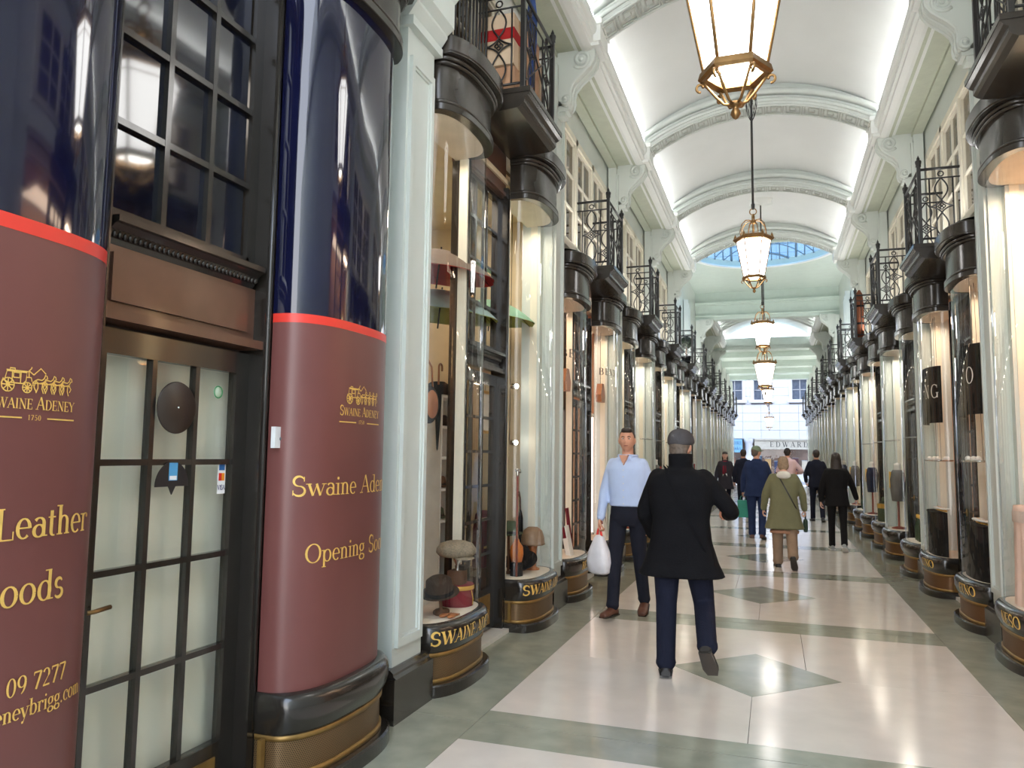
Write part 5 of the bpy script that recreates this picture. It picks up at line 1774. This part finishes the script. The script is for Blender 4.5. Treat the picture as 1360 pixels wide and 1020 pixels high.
for i, (y, x) in enumerate(((6.42, -2.62), (6.56, -2.66), (6.28, -2.7))):
    o = thing('walking_umbrella', 'slim black furled umbrella hanging %s in the hat shop' % ('nearest the white shelf unit', 'between two other furled umbrellas', 'farthest back')[i], 'umbrella', (x, y, 1.62), 0, 'furled umbrellas in the hat shop')
    mb = MB(); mb.lathe([(0, 0), (.008, .02), (.026, .3), (.03, .52), (.012, .6), (0, .6)], n=10); mb.build('canopy', F_BLACK, o)
    mb = MB(); mb.tube([(0, 0, .6), (0, 0, .76)]+[(0, .035-.035*cos(a), .76+.035*sin(a)) for a in [pi*j/8 for j in range(9)]]+[(0, .07, .73)], .009, 6); mb.build('crook', F_TAN, o)
def umbrella(label, loc, R_, m1, m2, tilt):
    o = thing('open_umbrella', label, 'umbrella', loc)
    o.rotation_euler = tilt
    def pt(a, t):
        r = R_*t
        sag = 1-.05*(1-abs(cos(4*a)))*t*t
        return (r*cos(a)*sag, r*sin(a)*sag, R_*.42*(1-t**1.9))
    mb = MB()
    mb.grid([[pt(2*pi*j/64, t/8) for j in range(64)] for t in range(0, 9)], closed_u=True); mb.build('canopy', m1, o)
    mb = MB()
    mb.grid([[(p[0], p[1], p[2]-.006) for p in [pt(2*pi*j/64, t/8) for j in range(64)]] for t in range(0, 9)], closed_u=True); mb.build('lining', m2, o)
    for j in range(8):
        mb = MB(); mb.tube([(lambda p: (p[0], p[1], p[2]-.012))(pt(2*pi*j/8, t/6)) for t in range(7)], .003, 4); mb.build('rib', F_BLACK, o)
    mb = MB(); mb.tube([(0, 0, -.12), (0, 0, R_*.42+.03)], .007, 6); mb.build('shaft', F_BLACK, o)
umbrella('open charcoal umbrella with red lining hung high in near lit bow', (-2.52, 5.82, 3.12), .50, felt('charcoal_nylon', srgb(112, 98, 88)), F_RED, (.0, .12, 0))
umbrella('open mint and green umbrella hung over the hat shop door', (-2.72, 6.30, 2.86), .56, felt('pale_mint_nylon', srgb(184, 210, 206)), felt('olive_nylon', srgb(150, 160, 84)), (.0, .1, 0))
umbrella('open sea green umbrella hung in the far lit bow of hat shop', (-2.58, 7.24, 2.98), .48, felt('sea_green_nylon', srgb(136, 176, 150)), felt('olive_nylon', srgb(150, 160, 84)), (.0, .1, 0))
mb = MB(); mb.box(-3.64, -3.60, 5.6, 6.9, 2.4, 2.44); mb.box(-3.64, -3.60, 5.62, 5.68, 2.0, 3.0)
o = thing('wall_rail', 'brown wooden wall rail behind umbrellas in hat shop', 'rail', (0, 0, 0)); mb.build('rail', F_BROWN, o)
# --- far lit bow of the hat shop
cy = BC(2)+BT
o = thing('walking_cane', 'red brown cane with silver handle upright in far lit bow', 'cane', (-2.12, 6.84, DK))
mb = MB(); mb.tube([(0, 0, 0), (0, 0, .96)], .011, 8); mb.build('shaft', F_WOOD, o)
mb = MB(); mb.tube([(0, -.05, .985), (0, 0, .99), (0, .05, .985), (0, .085, .965)], [.012, .014, .013, .01], 8); mb.lathe([(.013, .93), (.015, .95), (.013, .98)], n=10); mb.build('silver_handle', F_SILVER, o)
o = thing('burgundy_bag', 'burgundy leather bag raised behind cane in far lit bow', 'bag', (-2.52, 7.06, .52))
mb = MB(); mb.prism([(-.19, 0), (.19, 0), (.185, .36), (.12, .50), (.0, .53), (-.12, .50), (-.185, .36)], 'x', -.06, .06); mb.build('bag_body', felt('burgundy_leather', srgb(88, 30, 36)), o)
mb = MB(); mb.box(.06, .066, -.19, .19, .18, .20); mb.build('gold_line', F_GOLD, o)
mb = MB(); mb.box(-.1, .1, -.2, .2, -.5, 0); mb.build('stand', F_BROWN, o)
hat('green_hat', 'moss green felt hat behind the red brown cane', (-2.25, 6.98, .83), F_GREEN, .14, .10, .13, stand=.36)
hat('black_hat', 'wide black felt hat lying at the front of far lit bow', (-2.17, 7.12, DK+.10), F_BLACK, .165, .11, .15, tilt=.5, stand=.07)
o = thing('amber_flask', 'amber leather covered flask between cane and black hat', 'flask', (-2.14, 6.90, DK+.0))
mb = MB(); mb.lathe([(0, .12), (.05, .13), (.065, .2), (.06, .27), (.03, .31), (.022, .34), (0, .345)], n=18); mb.build('flask_body', F_ORANGE, o)
mb = MB(); mb.lathe([(0, 0), (.06, 0), (.06, .12), (0, .12)], n=14, smooth=False); mb.build('foot', F_BLACK, o)
o = thing('helmet', 'brown leather helmet on tan stand in far lit bow', 'hat', (-2.12, 7.34, DK))
mb = MB(); mb.lathe([(.11, .24), (.125, .25), (.118, .262), (.116, .31), (.095, .38), (.05, .415), (0, .42)], n=28); mb.build('dome', mat('brown_hide', srgb(136, 108, 82), .5, var=.15, scale=20), o)
mb = MB(); mb.lathe([(.07, 0), (.07, .012), (.035, .03), (.04, .2), (.06, .25), (0, .26)], n=18); mb.build('stand', F_TAN, o)
o = thing('slim_umbrella', 'slim dark furled umbrella leaning behind brown helmet', 'umbrella', (-2.25, 7.38, DK))
mb = MB(); mb.tube([(0, 0, 0), (0, -.01, .1), (0, -.04, .5), (0, -.05, .58)], [.006, .02, .026, .01], 8); mb.build('canopy', F_BLACK, o)
mb = MB(); mb.tube([(0, -.05, .58), (0, -.065, .7), (0, -.1, .76), (0, -.14, .72)], .009, 6); mb.build('crook', F_BROWN, o)
o = thing('gold_frame', 'gold picture frame hung at the back of far lit bow', 'picture frame', (-2.66, 7.34, 2.03))
mb = MB()
for q in ((-.16, .16, -.22, -.19), (-.16, .16, .19, .22), (-.16, -.13, -.22, .22), (.13, .16, -.22, .22)): mb.box(0, .025, *q)
mb.build('frame', F_GOLD, o); mb = MB(); mb.box(0, .008, -.13, .13, -.19, .19); mb.build('card', F_WHITE, o)
mb = MB(); mb.tube([(.01, 0, .22), (.01, 0, 1.9)], .002, 4); mb.build('wire', F_BLACK, o)
for i, z in enumerate((2.30, 1.72)):
    o = thing('spotlight', 'small glowing spotlight, %s of two in far lit bow' % ('upper', 'lower')[i], 'lamp', (-2.40, 7.40, z), 0, 'spotlights in the far lit bow')
    mb = MB(); mb.lathe([(.0, 0), (.022, .006), (.03, .03), (.022, .06), (0, .065)], n=14, axis=Matrix.Rotation(pi/2, 4, 'Y')); mb.build('lamp_body', F_SILVER, o)
    mb = MB(); mb.ball((.068, 0, 0), .024, 10, 8); mb.build('bulb', mat('glowing_bulb', srgb(255, 240, 214), .3, emit=(1, .9, .75), es=30), o)
    mb = MB(); mb.tube([(0, 0, .02), (0, 0, HG(2)+.1-z)], .003, 4); mb.build('cable', F_BLACK, o)
for i, (y, z) in enumerate(((7.50, 2.12), (7.48, 1.9))):
    o = thing('price_card', 'white tag tilted on wire, %s one beside gold frame' % ('upper', 'lower')[i], 'card', (-2.5, y, z), 0, 'white tags beside the gold frame')
    o.rotation_euler = (.5-.2*i, 0, 0)
    mb = MB(); mb.box(0, .003, -.05, .05, -.045, .045); mb.build('card', F_WHITE, o); mb = MB(); mb.tube([(.001, 0, .045), (.001, .02, .1)], .002, 4); mb.build('tie', F_BLACK, o)
# --- cartons on the balcony over the hat shop
zb_ = 4.602
M_CARD = mat('brown_cardboard', srgb(190, 148, 116), .8, var=.08, scale=5); M_CARD2 = mat('pale_cardboard', srgb(208, 184, 156), .8, var=.06, scale=5)
def carton(label, x, y, z, dx, dy, h, m, rz=0, stripe=None):
    o = thing('cardboard_box', label, 'box', (x, y, z), rz, 'cartons on the balcony')
    mb = MB(); mb.box(-dx/2, dx/2, -dy/2, dy/2, 0, h); mb.build('carton', m, o)
    mb = MB()
    for q in (-1, 1): mb.box(-dx/2-.002, dx/2+.002, q*.003 if q > 0 else -dy/2, dy/2 if q > 0 else -.003, h, h+.005)
    mb.build('flaps', m, o)
    mb = MB(); mb.box(-dx/2-.004, dx/2+.004, -.025, .025, h*.0, h+.007); mb.build('tape', mat('parcel_tape', srgb(176, 140, 96), .3), o)
    if stripe:
        mb = MB(); mb.box(-dx/2-.005, dx/2+.005, -dy/2-.005, dy/2+.005, h*.5, h*.72); mb.build('red_stripe', stripe, o)
yb_ = BC(2)
carton('open brown carton at the bottom near corner of the near balcony', -1.98, yb_-.24, zb_, .30, .30, .24, M_CARD)
carton('pale carton with red stripe on the near balcony', -1.98, yb_-.26, zb_+.25, .30, .32, .44, M_CARD2, 0, F_RED)
carton('tall brown carton in the middle of the near balcony', -1.97, yb_+.09, zb_, .32, .30, .72, M_CARD)
carton('narrow pale carton leaning at far end of the near balcony', -1.96, yb_+.34, zb_, .26, .16, .62, M_CARD2)
o = thing('garden_parasol', 'furled blue parasol standing among cartons on near balcony', 'umbrella', (-1.80, yb_-.02, zb_+.02))
mb = MB(); mb.lathe([(0, .0), (.012, .02), (.012, .2), (.03, .22), (.045, .6), (.05, .85), (.02, 1.1), (.0, 1.12)], n=14); mb.build('canopy', cloth('blue_canvas', srgb(58, 78, 128)), o)
mb = MB(); mb.lathe([(.06, -.02), (.06, .0), (.015, .02)], n=12); mb.build('foot', F_BLACK, o)
# --- second shop on the left
by = BC(3)
for t in (-1, 1):
    wn = 'near' if t < 0 else 'far'
    y = by+t*BT
    for j, (dx, dy) in enumerate(((-.16, .30), (-.05, -.36))):
        o = thing('light_column', 'white glowing tube light column, %s side of the %s BENSON window' % (('far', 'near')[j], wn), 'lamp', (-XW+dx, y+dy, DK), 0, 'tube lights in the BENSON windows')
        mb = MB(); mb.tube([(0, 0, .02), (0, 0, 1.7)], .016, 8); mb.build('tube', mat('pink_white_tube', srgb(255, 226, 214), .4, emit=(1, .82, .74), es=3.0), o)
        mb = MB(); mb.lathe([(.03, 0), (.03, .03), (.018, .035)], n=12); mb.lathe([(.018, 1.69), (.024, 1.7), (.024, 1.74), (0, 1.745)], n=12); mb.build('socket', F_SILVER, o)
    o = thing('copper_bag', 'copper coloured bag hung high in the %s BENSON window' % wn, 'bag', (-XW+.03, y-.02, 2.35), 0, 'bags in the BENSON windows')
    mb = MB(); mb.prism([(-.11, 0), (.11, 0), (.14, .1), (.05, .26), (-.05, .26), (-.14, .1)], 'x', -.04, .04); mb.build('bag_body', F_TAN, o)
    mb = MB(); mb.tube([(0, 0, .26), (0, 0, 1.0)], .003, 4); mb.build('cord', F_BLACK, o)
    o = thing('maroon_card', 'tall maroon card leaning in the %s BENSON window' % wn, 'card', (-2.08, y+.12, DK), 0, 'cards in the BENSON windows')
    o.rotation_euler = (0, -.12, 0); mb = MB(); mb.box(-.006, .006, -.06, .06, 0, .52); mb.build('card', F_MAROON, o)
    mb = MB(); mb.box(-.08, -.006, -.006, .006, 0, .3); mb.build('strut', F_MAROON, o)
    o = thing('white_card', 'white card propped low in the %s BENSON window' % wn, 'card', (-2.02, y-.1, DK), 0, 'cards in the BENSON windows')
    o.rotation_euler = (0, -.2, 0); mb = MB(); mb.box(-.004, .004, -.08, .08, 0, .34); mb.build('card', F_WHITE, o)
    mb = MB(); mb.box(-.07, -.004, -.005, .005, 0, .2); mb.build('strut', F_WHITE, o)
# --- right: peach window and black panels
o = thing('draped_pedestal', 'round pale peach draped pedestal in the tall right window', 'pedestal', (2.165, BC(2)+BT-.02, DK))
mb = MB()
mb.grid([[( (r+.008*sin(14*a)*w)*cos(a), (r+.008*sin(14*a)*w)*sin(a), z) for a in [2*pi*j/84 for j in range(84)]] for r, z, w in ((.20, 0, 1), (.19, .3, 1), (.185, .62, .8), (.19, .64, 0), (.195, .74, 0), (.19, .78, 0), (.01, .785, 0))], closed_u=True); mb.build('drape', F_ROSE, o)
mb = MB(); mb.lathe([(.197, .65), (.2, .66), (.2, .73), (.197, .74)], n=40); mb.build('rim_band', mat('taupe_band', srgb(206, 180, 166), .6), o)
o = thing('dark_shoe', 'dark shoe on top of the peach draped pedestal', 'shoe', (2.12, BC(2)+BT-.05, DK+.787))
mb = MB(); mb.ball((0, 0, .035), (.04, .1, .035), 14, 8); mb.ball((0, -.06, .06), (.035, .045, .05), 12, 8); mb.build('upper', F_BROWN, o); mb = MB(); mb.box(-.035, .035, -.1, .1, 0, .012); mb.build('sole', F_BLACK, o)
o = thing('column_lamp', 'warm glowing column lamp inside the tall right window', 'lamp', (2.42, BC(2)+BT+.05, .02))
mb = MB(); mb.lathe([(.1, 0), (.1, .04), (.02, .06), (.02, 2.6)], n=16); mb.build('stand', F_GOLD, o)
mb = MB(); mb.lathe([(.07, 2.6), (.09, 2.62), (.09, 3.25), (.07, 3.27), (0, 3.27)], n=24); mb.build('shade', mat('amber_lamp_shade', srgb(255, 214, 150), .5, emit=(1, .72, .38), es=6.0), o)
for t, txt in ((-1, 'O'), (1, 'NG')):
    wn = {-1: 'nearer', 1: 'farther'}[t]
    y = BC(3)+t*BT
    root = (XW, y, 0)
    o = thing('shop_sign', 'black curved panel lettered %s hung in the %s black dressed right window' % (txt, wn), 'sign', root, pi)
    mb = MB()
    pl = [bow_at(-.47+.94*i/20, 0, -.03) for i in range(21)]
    mb.grid([[(p[0], p[1], z) for p in pl] for z in (2.04, 2.72)]); mb.grid([[(p[0]-.008, p[1], z) for p in pl] for z in (2.72, 2.04)]); mb.build('panel', F_BLACK, o)
    mb = MB()
    write(mb, txt, .16, .30, 2.34, lambda u, v: bow_at(u, v, -.026), 'c', sp=.3, bold=.8); mb.build('lettering', F_WHITE, o)
    mb = MB()
    for i in (3, 17): mb.tube([(pl[i][0]-.004, pl[i][1], 2.72), (pl[i][0]-.004, pl[i][1], HG(3)+.02)], .002, 4)
    mb.build('wires', F_SILVER, o)
    o = thing('black_plinth', 'black half drum plinth in the %s black dressed right window' % wn, 'plinth', root, pi)
    mb = MB(); pl = [bow_at(-.49+.98*i/20, 0, -.04) for i in range(21)]
    mb.grid([[(p[0], p[1], z) for p in pl] for z in (.464, .98)]); mb.add([(p[0], p[1], .98) for p in pl], [list(range(21))], False)
    mb.add([(pl[0][0], pl[0][1], .464), (pl[20][0], pl[20][1], .464), (pl[20][0], pl[20][1], .98), (pl[0][0], pl[0][1], .98)], [(0, 1, 2, 3)], False); mb.build('drum', F_BLACK, o)
    mb = MB(); sw = [(p[0]+.004, p[1], .97) for p in pl]; mb.tube(sw, .006, 5); mb.build('edge_piping', F_BLACK, o)
    for j in range(6):
        u = -.24+.1*j
        p = bow_at(u, 0, -.16)
        f = thing('white_flower', 'white bloom, %s along the top of the %s black plinth' % (ordinal(j+1), wn), 'flower', (XW-p[0], y-p[1], .982), pi, 'white blooms on the black plinths')
        mb = MB()
        for q in range(6): mb.ball((.03*cos(q*pi/3), .03*sin(q*pi/3), .032), (.024, .024, .012), 8, 5)
        mb.build('petals', F_WHITE, f); mb = MB(); mb.lathe([(.02, 0), (.012, .02), (.016, .04), (0, .046)], n=8); mb.build('centre', F_GOLD, f)
    o = thing('copper_tray', 'small lit tray hung between panel and plinth in the %s black dressed right window' % wn, 'tray', (XW-.08, y, 1.58), pi)
    mb = MB(); mb.lathe([(0, 0), (.15, .0), (.16, .02), (.15, .012), (0, .01)], n=28); mb.build('plate', F_SILVER, o)
    mb = MB()
    for q in range(5): mb.ball((.1*cos(q*1.256), .1*sin(q*1.256), .035), .028, 10, 6)
    mb.build('blooms', F_WHITE, o)
    mb = MB()
    for q in (-1, 1): mb.tube([(0, q*.14, .01), (0, q*.05, HG(3)-1.58)], .002, 4)
    mb.build('wires', F_BLACK, o)
# --- goods in the farther windows: busts, bottles, boxes
def bust(label, loc, rz, m, grp, tie):
    o = thing('dressed_bust', label, 'display bust', loc, rz, grp)
    mb = MB(); rings(mb, [(.45, .13, .09, 0), (.62, .15, .11, 0), (.8, .185, .12, 0), (.9, .17, .1, 0), (.96, .08, .07, 0)], 20); mb.build('jacket', m, o)
    mb = MB(); mb.lathe([(.055, .95), (.05, 1.03), (.055, 1.06), (0, 1.08)], n=14); mb.build('neck', F_WHITE, o)
    mb = MB(); mb.prism([(-.03, .93), (.03, .93), (.025, .7), (0, .66), (-.025, .7)][::-1], 'y', .1, .126); mb.build('tie', tie, o)
    mb = MB(); mb.lathe([(.11, 0), (.11, .02), (.018, .04), (.018, .45)], n=14); mb.build('stand', F_WOOD, o)
def bottles(label, loc, rz, m, grp):
    for i in range(3):
        o = thing('bottle', label % ('near', 'middle', 'far')[i], 'bottle', (loc[0], loc[1]+.13*(i-1), loc[2]), rz, grp)
        mb = MB(); mb.lathe([(0, 0), (.04, 0), (.042, .02), (.042, .2), (.016, .26), (.016, .33), (0, .335)], n=16); mb.build('flask', m, o)
        mb = MB(); mb.lathe([(.018, .31), (.02, .32), (.02, .36), (0, .365)], n=12); mb.build('stopper', F_GOLD, o)
for s, nm in SIDES:
    for k in range(4, 8):
        for t in (-1, 1):
            y = BC(k)+t*BT
            pos = '%s of the %s %s balcony' % ('on near side' if t < 0 else 'on far side', ordinal(k-1), nm)
            i = (k*2+(t > 0)+(s > 0)) % 4
            if i in (0, 2):
                bust('display bust in %s jacket in the bow %s' % (('navy', 'grey')[i == 2], pos), (s*(XW-.07), y, DK), pi/2*s*-1+pi*0 if False else (-pi/2 if s < 0 else pi/2), (F_NAVYC, F_GREYC)[i == 2], 'display busts in the windows', (F_RED, F_GOLD)[t > 0])
            elif i == 1:
                bottles('%%s bottle of three in the bow %s' % pos, (s*(XW-.08), y, DK+.0), 0, (F_GLASSB, F_AMBER)[t > 0], 'bottles in the windows')
            else:
                o = thing('hat_box', 'tan round box in the bow %s' % pos, 'box', (s*(XW-.05), y, DK), 0, 'round boxes in the windows')
                mb = MB(); mb.lathe([(0, 0), (.16, 0), (.16, .3), (0, .3)], n=28, smooth=False); mb.build('box_body', (F_TAN, F_GREEN)[s > 0], o)
                mb = MB(); mb.lathe([(.165, .24), (.168, .25), (.168, .32), (0, .325)], n=28, smooth=False); mb.build('lid', F_GOLD, o)
                hat('shop_hat', 'hat resting on round box in the bow %s' % pos, (s*(XW-.05), y, DK+.326), (F_GREEN, F_BROWN)[t > 0], .14, .095, .12, 'hats on round boxes')
# glass shelf line in the windows of the third and fourth shops
for s, nm in SIDES:
    for k in (4, 5):
        for t in (-1, 1):
            y = BC(k)+t*BT
            o = thing('glass_shelf', 'half round glass shelf in bow on %s side of the %s %s balcony' % ('near' if t < 0 else 'far', ordinal(k-1), nm), 'shelf', (s*XW, y, 1.9), rz_of(s), 'glass shelves in the windows')
            mb = MB(); pl = [bow_at(-.5+i*.05, 0, -.02) for i in range(21)]
            mb.add([(p[0], p[1], 0) for p in pl]+[(p[0], p[1], .01) for p in pl], [list(range(21))[::-1], list(range(21, 42))]+[(i, i+1, 22+i, 21+i) for i in range(20)], False); mb.build('shelf_plate', M_GLASS, o)
            mb = MB(); mb.tube([(p[0], p[1], .005) for p in pl], .007, 5); mb.build('steel_edge', F_SILVER, o)
            bt = 'small bottle standing on %s of the glass shelf in the bow ' + ('on near' if t < 0 else 'on far')+' side of the %s %s balcony' % (ordinal(k-1), nm)

o = thing('rolled_awning', 'rust brown rolled awning standing on the fourth right balcony', 'awning', (1.84, BC(5)-.15, 3.952))
mb = MB(); mb.lathe([(0, 0), (.05, 0), (.075, .05), (.08, .7), (.06, .92), (.02, 1.0), (0, 1.0)], n=14); mb.build('roll', cloth('rust_canvas', srgb(120, 74, 54)), o)
mb = MB()
for z in (.3, .65): mb.lathe([(.082, z), (.084, z+.01), (.084, z+.03), (.082, z+.04)], n=14)
mb.build('ties', F_BLACK, o)
o = thing('topiary_ball', 'dark round topiary in pot on the fifth left balcony', 'plant', (-1.92, BC(6)-.1, 3.952))
mb = MB(); mb.lathe([(0, 0), (.1, 0), (.13, .22), (.12, .23), (0, .2)], n=14); mb.build('pot', F_BLACK, o)
mb = MB(); mb.tube([(0, 0, .2), (0, 0, .45)], .014, 6); mb.build('stem', F_BROWN, o)
mb = MB(); rnd = random.Random(3)
for i in range(90):
    a, b = rnd.uniform(0, 2*pi), math.acos(rnd.uniform(-1, 1))
    d = Vector((sin(b)*cos(a), sin(b)*sin(a), cos(b)))
    mb.cbox(d*.15+Vector((0, 0, .58)), (.06, .045, .012), d.to_track_quat('Z', 'Y').to_matrix() @ Matrix.Rotation(rnd.uniform(-.8, .8), 3, 'X'))
mb.ball((0, 0, .58), .14, 12, 8)
lv = mb.build('leaves', mat('dark_leaf', srgb(40, 50, 36), .6, var=.3, scale=20), o); lv['kind'] = 'stuff'
# ------------------------------------------------------------------ street at the far end
YS = PY(ENDK)+.4
M_PAVE = mat('pale_pavement', srgb(176, 174, 170), .6, var=.06); M_ROAD = mat('asphalt', srgb(120, 122, 126), .8, var=.08); M_STONE = mat('white_portland_stone', srgb(176, 178, 184), .7, var=.03)
mb = MB(); mb.box(-30, 30, YS, YS+2.6, -.12, -.01); struct(mb.build('pavement', M_PAVE))
mb = MB(); mb.box(-30, 30, YS+2.6, 55.2, -.2, -.1); struct(mb.build('road', M_ROAD))
mb = MB(); mb.box(-30, 30, 55.2, 58.2, -.12, .02); struct(mb.build('pavement', M_PAVE))
mb = MB(); mb.box(-30, 30, 55.05, 55.2, -.12, .03); struct(mb.build('kerb', M_STONE))
# outer faces of the arcade building at the street
mb = MB()
for s in (-1, 1): mb.box(s*2.34, s*16, YS-.3, YS, 0, 12)
mb.box(-2.34, 2.34, YS-.3, YS, 6.35, 12)
struct(mb.build('wall_street_side', M_STONE))
sb = thing('street_building', 'white stone building across the street with square windows and shop fascia', 'building', (0, 58, 0))
wins = [(-3.0, -1.9), (-1.12, -.02), (1.5, 2.6), (-7.2, -6.1), (-5.2, -4.1), (4.4, 5.5), (6.6, 7.7)]
ZW0, ZW1 = 5.78, 7.2
mb = MB()
mb.box(-16, 16, .15, .8, 2.9, 18)
mb.build('wall_core', mat('stone_joint', srgb(140, 140, 144), .8), sb)
zs = 2.95
far = MB()
while zs < 17:
    z1 = zs+.62
    xs0 = -16
    cut = sorted(w for w in wins) if not (z1 <= ZW0 or zs >= ZW1) else []
    edges = [-16]
    for a, b in cut: edges += [a-.18, b+.18]
    edges.append(16)
    for i in range(0, len(edges), 2):
        a, b = edges[i], edges[i+1]
        n = max(1, round((b-a)/1.3))
        for j in range(n):
            mb = MB(); mb.box(a+(b-a)*j/n+.008, a+(b-a)*(j+1)/n-.008, 0, .2, zs+.008, z1-.008)
            if zs < 8 and abs((a+b)/2) < 40: mb.build('stone_block', M_STONE, sb)
            else: far.v += [] ; far.box(a+(b-a)*j/n+.008, a+(b-a)*(j+1)/n-.008, 0, .2, zs+.008, z1-.008)
    zs = z1
far.build('upper_stone', M_STONE, sb)['kind'] = 'stuff'
for a, b in wins:
    mb = MB()
    for q in ((a-.2, a, ZW0-.1, ZW1+.15), (b, b+.2, ZW0-.1, ZW1+.15), (a-.2, b+.2, ZW1, ZW1+.2)): mb.box(q[0], q[1], -.06, .2, q[2], q[3])
    mb.box(a-.3, b+.3, -.14, .2, ZW0-.22, ZW0)
    w_ = mb.build('window', M_STONE, sb)
    mb = MB(); mb.box(a, b, .1, .13, ZW0, ZW1); mb.build('pane', mat('dark_street_pane', srgb(70, 78, 92), .25, var=.2), w_)
    mb = MB(); mb.box((a+b)/2-.03, (a+b)/2+.03, .06, .12, ZW0, ZW1); mb.box(a, b, .06, .12, (ZW0+ZW1)/2-.03, (ZW0+ZW1)/2+.03)
    for x in (a, b-.05): mb.box(x, x+.05, .06, .12, ZW0, ZW1)
    mb.build('sash', mat('grey_sash', srgb(140, 142, 146), .5), w_)
# ground floor
mb = MB(); mb.box(-1.12, 9, -.12, .2, 2.2, 2.92); mb.box(-1.12, 9, -.2, .2, 2.84, 2.95); fa = mb.build('fascia', mat('cream_fascia', srgb(160, 156, 146), .5), sb)
mb = MB(); write(mb, 'EDWARD GREEN', .36, -.05, 2.37, lambda u, v: (u, -.125, v), 'l', sp=.42, bold=.9, xs=.98); mb.build('lettering', mat('dark_sign_letters', srgb(30, 30, 34), .5), fa)
mb = MB(); mb.box(-3.6, -1.95, -.3, .1, 1.95, 2.9); bs = mb.build('blue_sign', mat('pale_blue_sign', srgb(100, 146, 176), .5), sb)
mb = MB(); write(mb, 'LONGMIRE', .22, -2.74, 2.52, lambda u, v: (u, -.304, v), 'c', sp=.12); write(mb, 'cufflinks', .22, -2.6, 2.14, lambda u, v: (u, -.304, v), 'c', sp=.1); mb.build('lettering', mat('blue_sign_letters', srgb(30, 70, 110), .5), bs)
mb = MB(); mb.lathe([(.36, 0), (.36, .2), (.3, .26), (.28, 2.6), (.33, 2.7), (.36, 2.8), (.36, 2.95)], (-1.5, .1, 0), 20); mb.build('column', M_STONE, sb)
mb = MB(); mb.box(-16, 16, .5, .8, 0, 2.9); mb.build('shop_back', mat('dim_shop_interior', srgb(150, 120, 104), .7, var=.3, scale=1.5), sb)
mb = MB(); mb.box(-16, 16, -.05, .25, 0, .42); mb.build('stall_riser', M_STONE, sb)
M_SWG = glass('street_shop_glass', (.9, .93, .95), 1.0)
for a, b in ((-16, -4), (-3.9, -1.9), (-1.1, 1.1), (1.2, 3.2), (3.3, 9), (9.1, 16)):
    mb = MB(); mb.box(a, b, .05, .06, .42, 2.2); mb.build('shop_pane', M_SWG, sb)
    mb = MB(); mb.box(b, b+.1, -.02, .1, 0, 2.3); mb.build('mullion', mat('dark_mullion', srgb(70, 60, 56), .5), sb)
mb = MB(); mb.box(-16, -3.6, -.1, .2, 2.2, 2.9); mb.build('fascia', mat('cream_fascia', srgb(160, 156, 146), .5), sb)
cols = [srgb(60, 64, 92), srgb(176, 110, 76), srgb(92, 40, 44), srgb(210, 190, 168), srgb(70, 84, 104), srgb(196, 150, 96)]
for i in range(12):
    x = -3.3+i*.62
    if -1.95 < x < -1.15: continue
    o = thing('display_panel', '%s display board standing in the street shop window opposite, %s from its left end' % (('navy', 'tan', 'maroon', 'cream', 'slate', 'ochre')[i % 6], ordinal(i+1)), 'display', (x, 58.32, .42), 0, 'boards in the shop windows across the street')
    h_ = .8+.6*((i*37) % 10)/10
    mb = MB(); mb.box(-.2, .2, -.03, .03, .0, h_); mb.build('board', mat('board_%d' % (i % 6), cols[i % 6], .6), o)
    mb = MB(); mb.box(-.22, .22, -.035, .035, h_, h_+.03); mb.build('top_rail', M_STONE, o)
